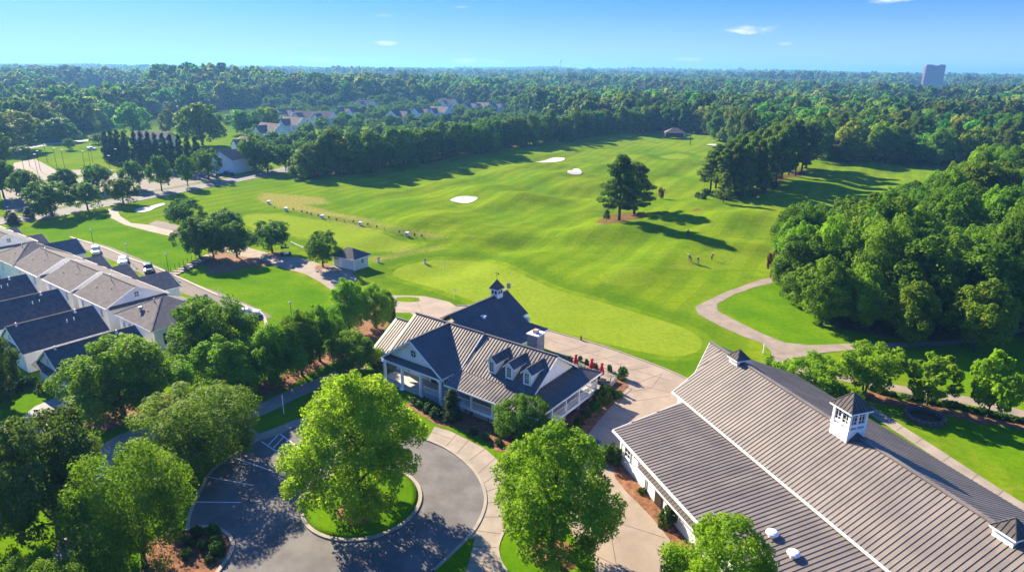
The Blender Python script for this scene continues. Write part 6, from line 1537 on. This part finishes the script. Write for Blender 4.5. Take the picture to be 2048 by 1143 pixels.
# golfers
def person(px, py, face, pose, shirt, label, group='golfers on the course', trousers='khaki'):
    g = G(px, py); o = empty('person', g, face); tag(o, label, 'person', group)
    lean, arm = pose
    J = {'pel': (0, 0, .94), 'ch': (lean*.28, 0, 1.22), 'nk': (lean*.48, 0, 1.48), 'hd': (lean*.56 + .02, 0, 1.58), 'ht': (lean*.62 + .02, 0, 1.76)}
    for s, n in ((1, 'l'), (-1, 'r')):
        J['hip' + n] = (0, s*.1, .88); J['kn' + n] = (.05, s*.13, .48); J['an' + n] = (0, s*.15, .08); J['to' + n] = (.16, s*.17, .03)
        J['sh' + n] = (lean*.45, s*.19, 1.42); J['el' + n] = (lean*.45 + .12 + .1*arm, s*.23, 1.16); J['wr' + n] = (lean*.5 + .2 + .2*arm, s*(.2 - .14*arm), .96 + .05*arm); J['ha' + n] = (lean*.5 + .24 + .22*arm, s*(.2 - .15*arm), .88 + .03*arm)
    E = [('pel', 'ch'), ('ch', 'nk'), ('nk', 'hd'), ('hd', 'ht')]
    for n in 'lr': E += [('pel', 'hip' + n), ('hip' + n, 'kn' + n), ('kn' + n, 'an' + n), ('an' + n, 'to' + n), ('ch', 'sh' + n), ('sh' + n, 'el' + n), ('el' + n, 'wr' + n), ('wr' + n, 'ha' + n)]
    Rr = dict(pel=.13, ch=.14, nk=.055, hd=.085, ht=.075, hip=.09, kn=.06, an=.045, to=.035, sh=.065, el=.045, wr=.03, ha=.035)
    def skin_obj(name, keys, edges, grow, mat):
        keys = list(keys); me = D.meshes.new(name); me.from_pydata([J[k] for k in keys], [(keys.index(a), keys.index(b)) for a, b in edges], [])
        me.materials.append(mat); ob = D.objects.new(name, me); COL.objects.link(ob); ob.parent = o
        sk = ob.modifiers.new('skin', 'SKIN'); sv = me.skin_vertices
        if not sv: me.skin_vertices  # layer is made with the modifier
        for i, k in enumerate(keys):
            r = Rr[k] if k in Rr else Rr[k[:-1]]
            if len(me.skin_vertices): me.skin_vertices[0].data[i].radius = (r + grow, r + grow)
        ss = ob.modifiers.new('smooth', 'SUBSURF'); ss.levels = 1; ss.render_levels = 1
        return ob
    skin_obj('body', J.keys(), E, 0, M['skin'])
    up = ['pel', 'ch', 'shl', 'shr', 'ell', 'elr']; skin_obj('shirt', up, [e for e in E if e[0] in up and e[1] in up], .018, M[shirt])
    lo = ['pel', 'hipl', 'hipr', 'knl', 'knr', 'anl', 'anr']; skin_obj('trousers', lo, [e for e in E if e[0] in lo and e[1] in lo], .015, M[trousers])
    m = MB(); p = Vector(J['ht']); m.lathe(p + Vector((0, 0, -.07)), [(.105, 0), (.1, .06), (.05, .11)], 12); m.box(p + Vector((.11, 0, -.06)), (.07, .07, .01)); m.build('cap', M['white'], o)
    if arm > .5:
        m = MB(); h = Vector(J['hal']); m.cyl(h + Vector((0, -.05, .15)), Vector((h.x + .45, -.05, .03)), .012, .012, 6); m.build('golf_club', M['steel'], o)
person(1378, 522, 2.2, (.1, .2), 'shirt_white', 'golfer in a white top standing behind the player bending over')
person(1382, 524, 2.4, (1.3, .9), 'shirt_red', 'golfer in a dark red top bending over a putt')
person(1396, 528, 1.8, (.3, .9), 'shirt_blue', 'golfer in navy and pale trousers at the front of the group')
person(1423, 520, 0.6, (.6, .9), 'shirt_red', 'golfer in brown standing apart towards the wood', trousers='wood')
person(1376, 471, 2.0, (.1, .2), 'shirt_blue', 'golfer in dark clothes in the pine tree shadow', trousers='shirt_blue')
person(1291, 270, 2.0, (.1, .2), 'shirt_white', 'distant figure in white beside the pavilion lawn')
# posts on the far course
for px, py, h, lb in ((1380, 290, 7.5, 'tall dark post on the fairway beside the pavilion'),):
    g = G(px, py); o = empty('post', g); tag(o, lb, 'post'); m = MB(); m.cyl((0, 0, 0), (0, 0, h), .25, .2, 8); m.build('shaft', M['wood'], o)

# ================================================================== LIGHT, SKY, AIR
for k in range(len(PROTO['far'])):
    pass
fs = []
for cm, tm, top, wid in PROTO['far']:
    o = D.objects.new('far_crown', cm); fs.append(o)
gm = fo.modifiers.new('forest', 'NODES'); gm.node_group = forest_nodes(fs)

SAZ, SEL = rad(-41), rad(28)
sd = Vector((math.sin(SAZ)*math.cos(SEL), math.cos(SAZ)*math.cos(SEL), math.sin(SEL)))
sun = D.objects.new('sun', D.lights.new('sun', 'SUN')); COL.objects.link(sun)
sun.data.energy = 5.0; sun.data.angle = rad(.55); sun.data.color = (1, .86, .62)
sun.rotation_euler = sd.to_track_quat('Z', 'Y').to_euler(); sun.location = (-60, 60, 120)

wd_ = D.worlds.new('World'); sc.world = wd_; wd_.use_nodes = True
nt = wd_.node_tree; nt.nodes.clear(); out = nt.nodes.new('ShaderNodeOutputWorld'); bg = nt.nodes.new('ShaderNodeBackground'); nt.links.new(bg.outputs[0], out.inputs[0])
sky = nt.nodes.new('ShaderNodeTexSky'); sky.sky_type = 'NISHITA'; sky.sun_disc = False; sky.sun_elevation = SEL; sky.sun_rotation = SAZ
sky.air_density = 1.0; sky.dust_density = .7; sky.ozone_density = 3.0; sky.altitude = 100
bg.inputs['Strength'].default_value = .05
tc = nt.nodes.new('ShaderNodeTexCoord')
col = sky.outputs[0]
gm_ = nt.nodes.new('ShaderNodeGamma'); gm_.inputs['Gamma'].default_value = .5; nt.links.new(col, gm_.inputs['Color']); col = gm_.outputs[0]
col = mixc(nt, 1, col, (.4, 1.1, 2.95), 'MULTIPLY')      # clear deep-blue summer sky
# pale band of hazy air along the horizon
sz = nt.nodes.new('ShaderNodeSeparateXYZ'); nt.links.new(tc.outputs['Generated'], sz.inputs[0])
col = mixc(nt, ramp(nt, sz.outputs['Z'], -.005, .105, .8, 0), col, (3.4, 5.2, 8.5))
# a few small fair-weather clouds, fixed in the sky by direction
nz = nt.nodes.new('ShaderNodeTexNoise'); nz.inputs['Scale'].default_value = 30; nz.inputs['Detail'].default_value = 6; nz.inputs['Roughness'].default_value = .6
mp = nt.nodes.new('ShaderNodeMapping'); mp.inputs['Scale'].default_value = (1, 1, 4); nt.links.new(tc.outputs['Generated'], mp.inputs[0]); nt.links.new(mp.outputs[0], nz.inputs['Vector'])
for px, py, wx_, wz_, st_ in ((1507, 61, .042, .007, .9), (1780, 2, .03, .006, .9), (634, 121, .028, .006, .75), (577, 119, .016, .004, .5), (770, 87, .018, .004, .55), (948, 124, .05, .006, .6), (1374, 119, .022, .004, .5), (1572, 88, .014, .003, .4), (770, 31, .02, .003, .25), (924, 14, .012, .002, .2)):
    d = Vector(ray(px, py)).normalized(); side = d.cross(Z3).normalized()
    v = nt.nodes.new('ShaderNodeVectorMath'); v.operation = 'SUBTRACT'; nt.links.new(tc.outputs['Generated'], v.inputs[0]); v.inputs[1].default_value = d
    dx = nt.nodes.new('ShaderNodeVectorMath'); dx.operation = 'DOT_PRODUCT'; nt.links.new(v.outputs[0], dx.inputs[0]); dx.inputs[1].default_value = side/wx_
    dz = nt.nodes.new('ShaderNodeVectorMath'); dz.operation = 'DOT_PRODUCT'; nt.links.new(v.outputs[0], dz.inputs[0]); dz.inputs[1].default_value = Z3/wz_
    r2 = math_(nt, 'ADD', math_(nt, 'MULTIPLY', dx.outputs['Value'], dx.outputs['Value']), math_(nt, 'MULTIPLY', dz.outputs['Value'], dz.outputs['Value']))
    f = math_(nt, 'SUBTRACT', math_(nt, 'MULTIPLY', nz.outputs['Fac'], 1.9), math_(nt, 'ADD', math_(nt, 'MULTIPLY', r2, .55), .45))
    f = ramp(nt, f, 0, .75, 0, st_)
    col = mixc(nt, f, col, (7.2, 7.4, 7.6))
nt.links.new(col, bg.inputs['Color'])

def haze():
    m, nt, out = new_mat('haze_air')
    pv_ = nt.nodes.new('ShaderNodeVolumePrincipled'); pv_.inputs['Color'].default_value = (.2, .5, 1, 1); pv_.inputs['Density'].default_value = HAZE; pv_.inputs['Anisotropy'].default_value = .25
    nt.links.new(pv_.outputs[0], out.inputs['Volume'])
    mb = MB(); mb.b2((-20000, -6000, -30), (20000, 20000, 110)); o = mb.build('haze', m); tag(o, 'thin blue summer haze over the whole landscape', kind='stuff')
HAZE = 1.8e-4
haze()

sc.view_settings.view_transform = 'Standard'; sc.view_settings.look = 'None'; sc.view_settings.exposure = 1.75; sc.view_settings.gamma = 1
sc.render.engine = 'CYCLES'
cy = sc.cycles
cy.max_bounces = 6; cy.diffuse_bounces = 5; cy.glossy_bounces = 2; cy.transmission_bounces = 4; cy.volume_bounces = 0; cy.transparent_max_bounces = 4
cy.caustics_reflective = False; cy.caustics_refractive = False
cy.use_denoising = True
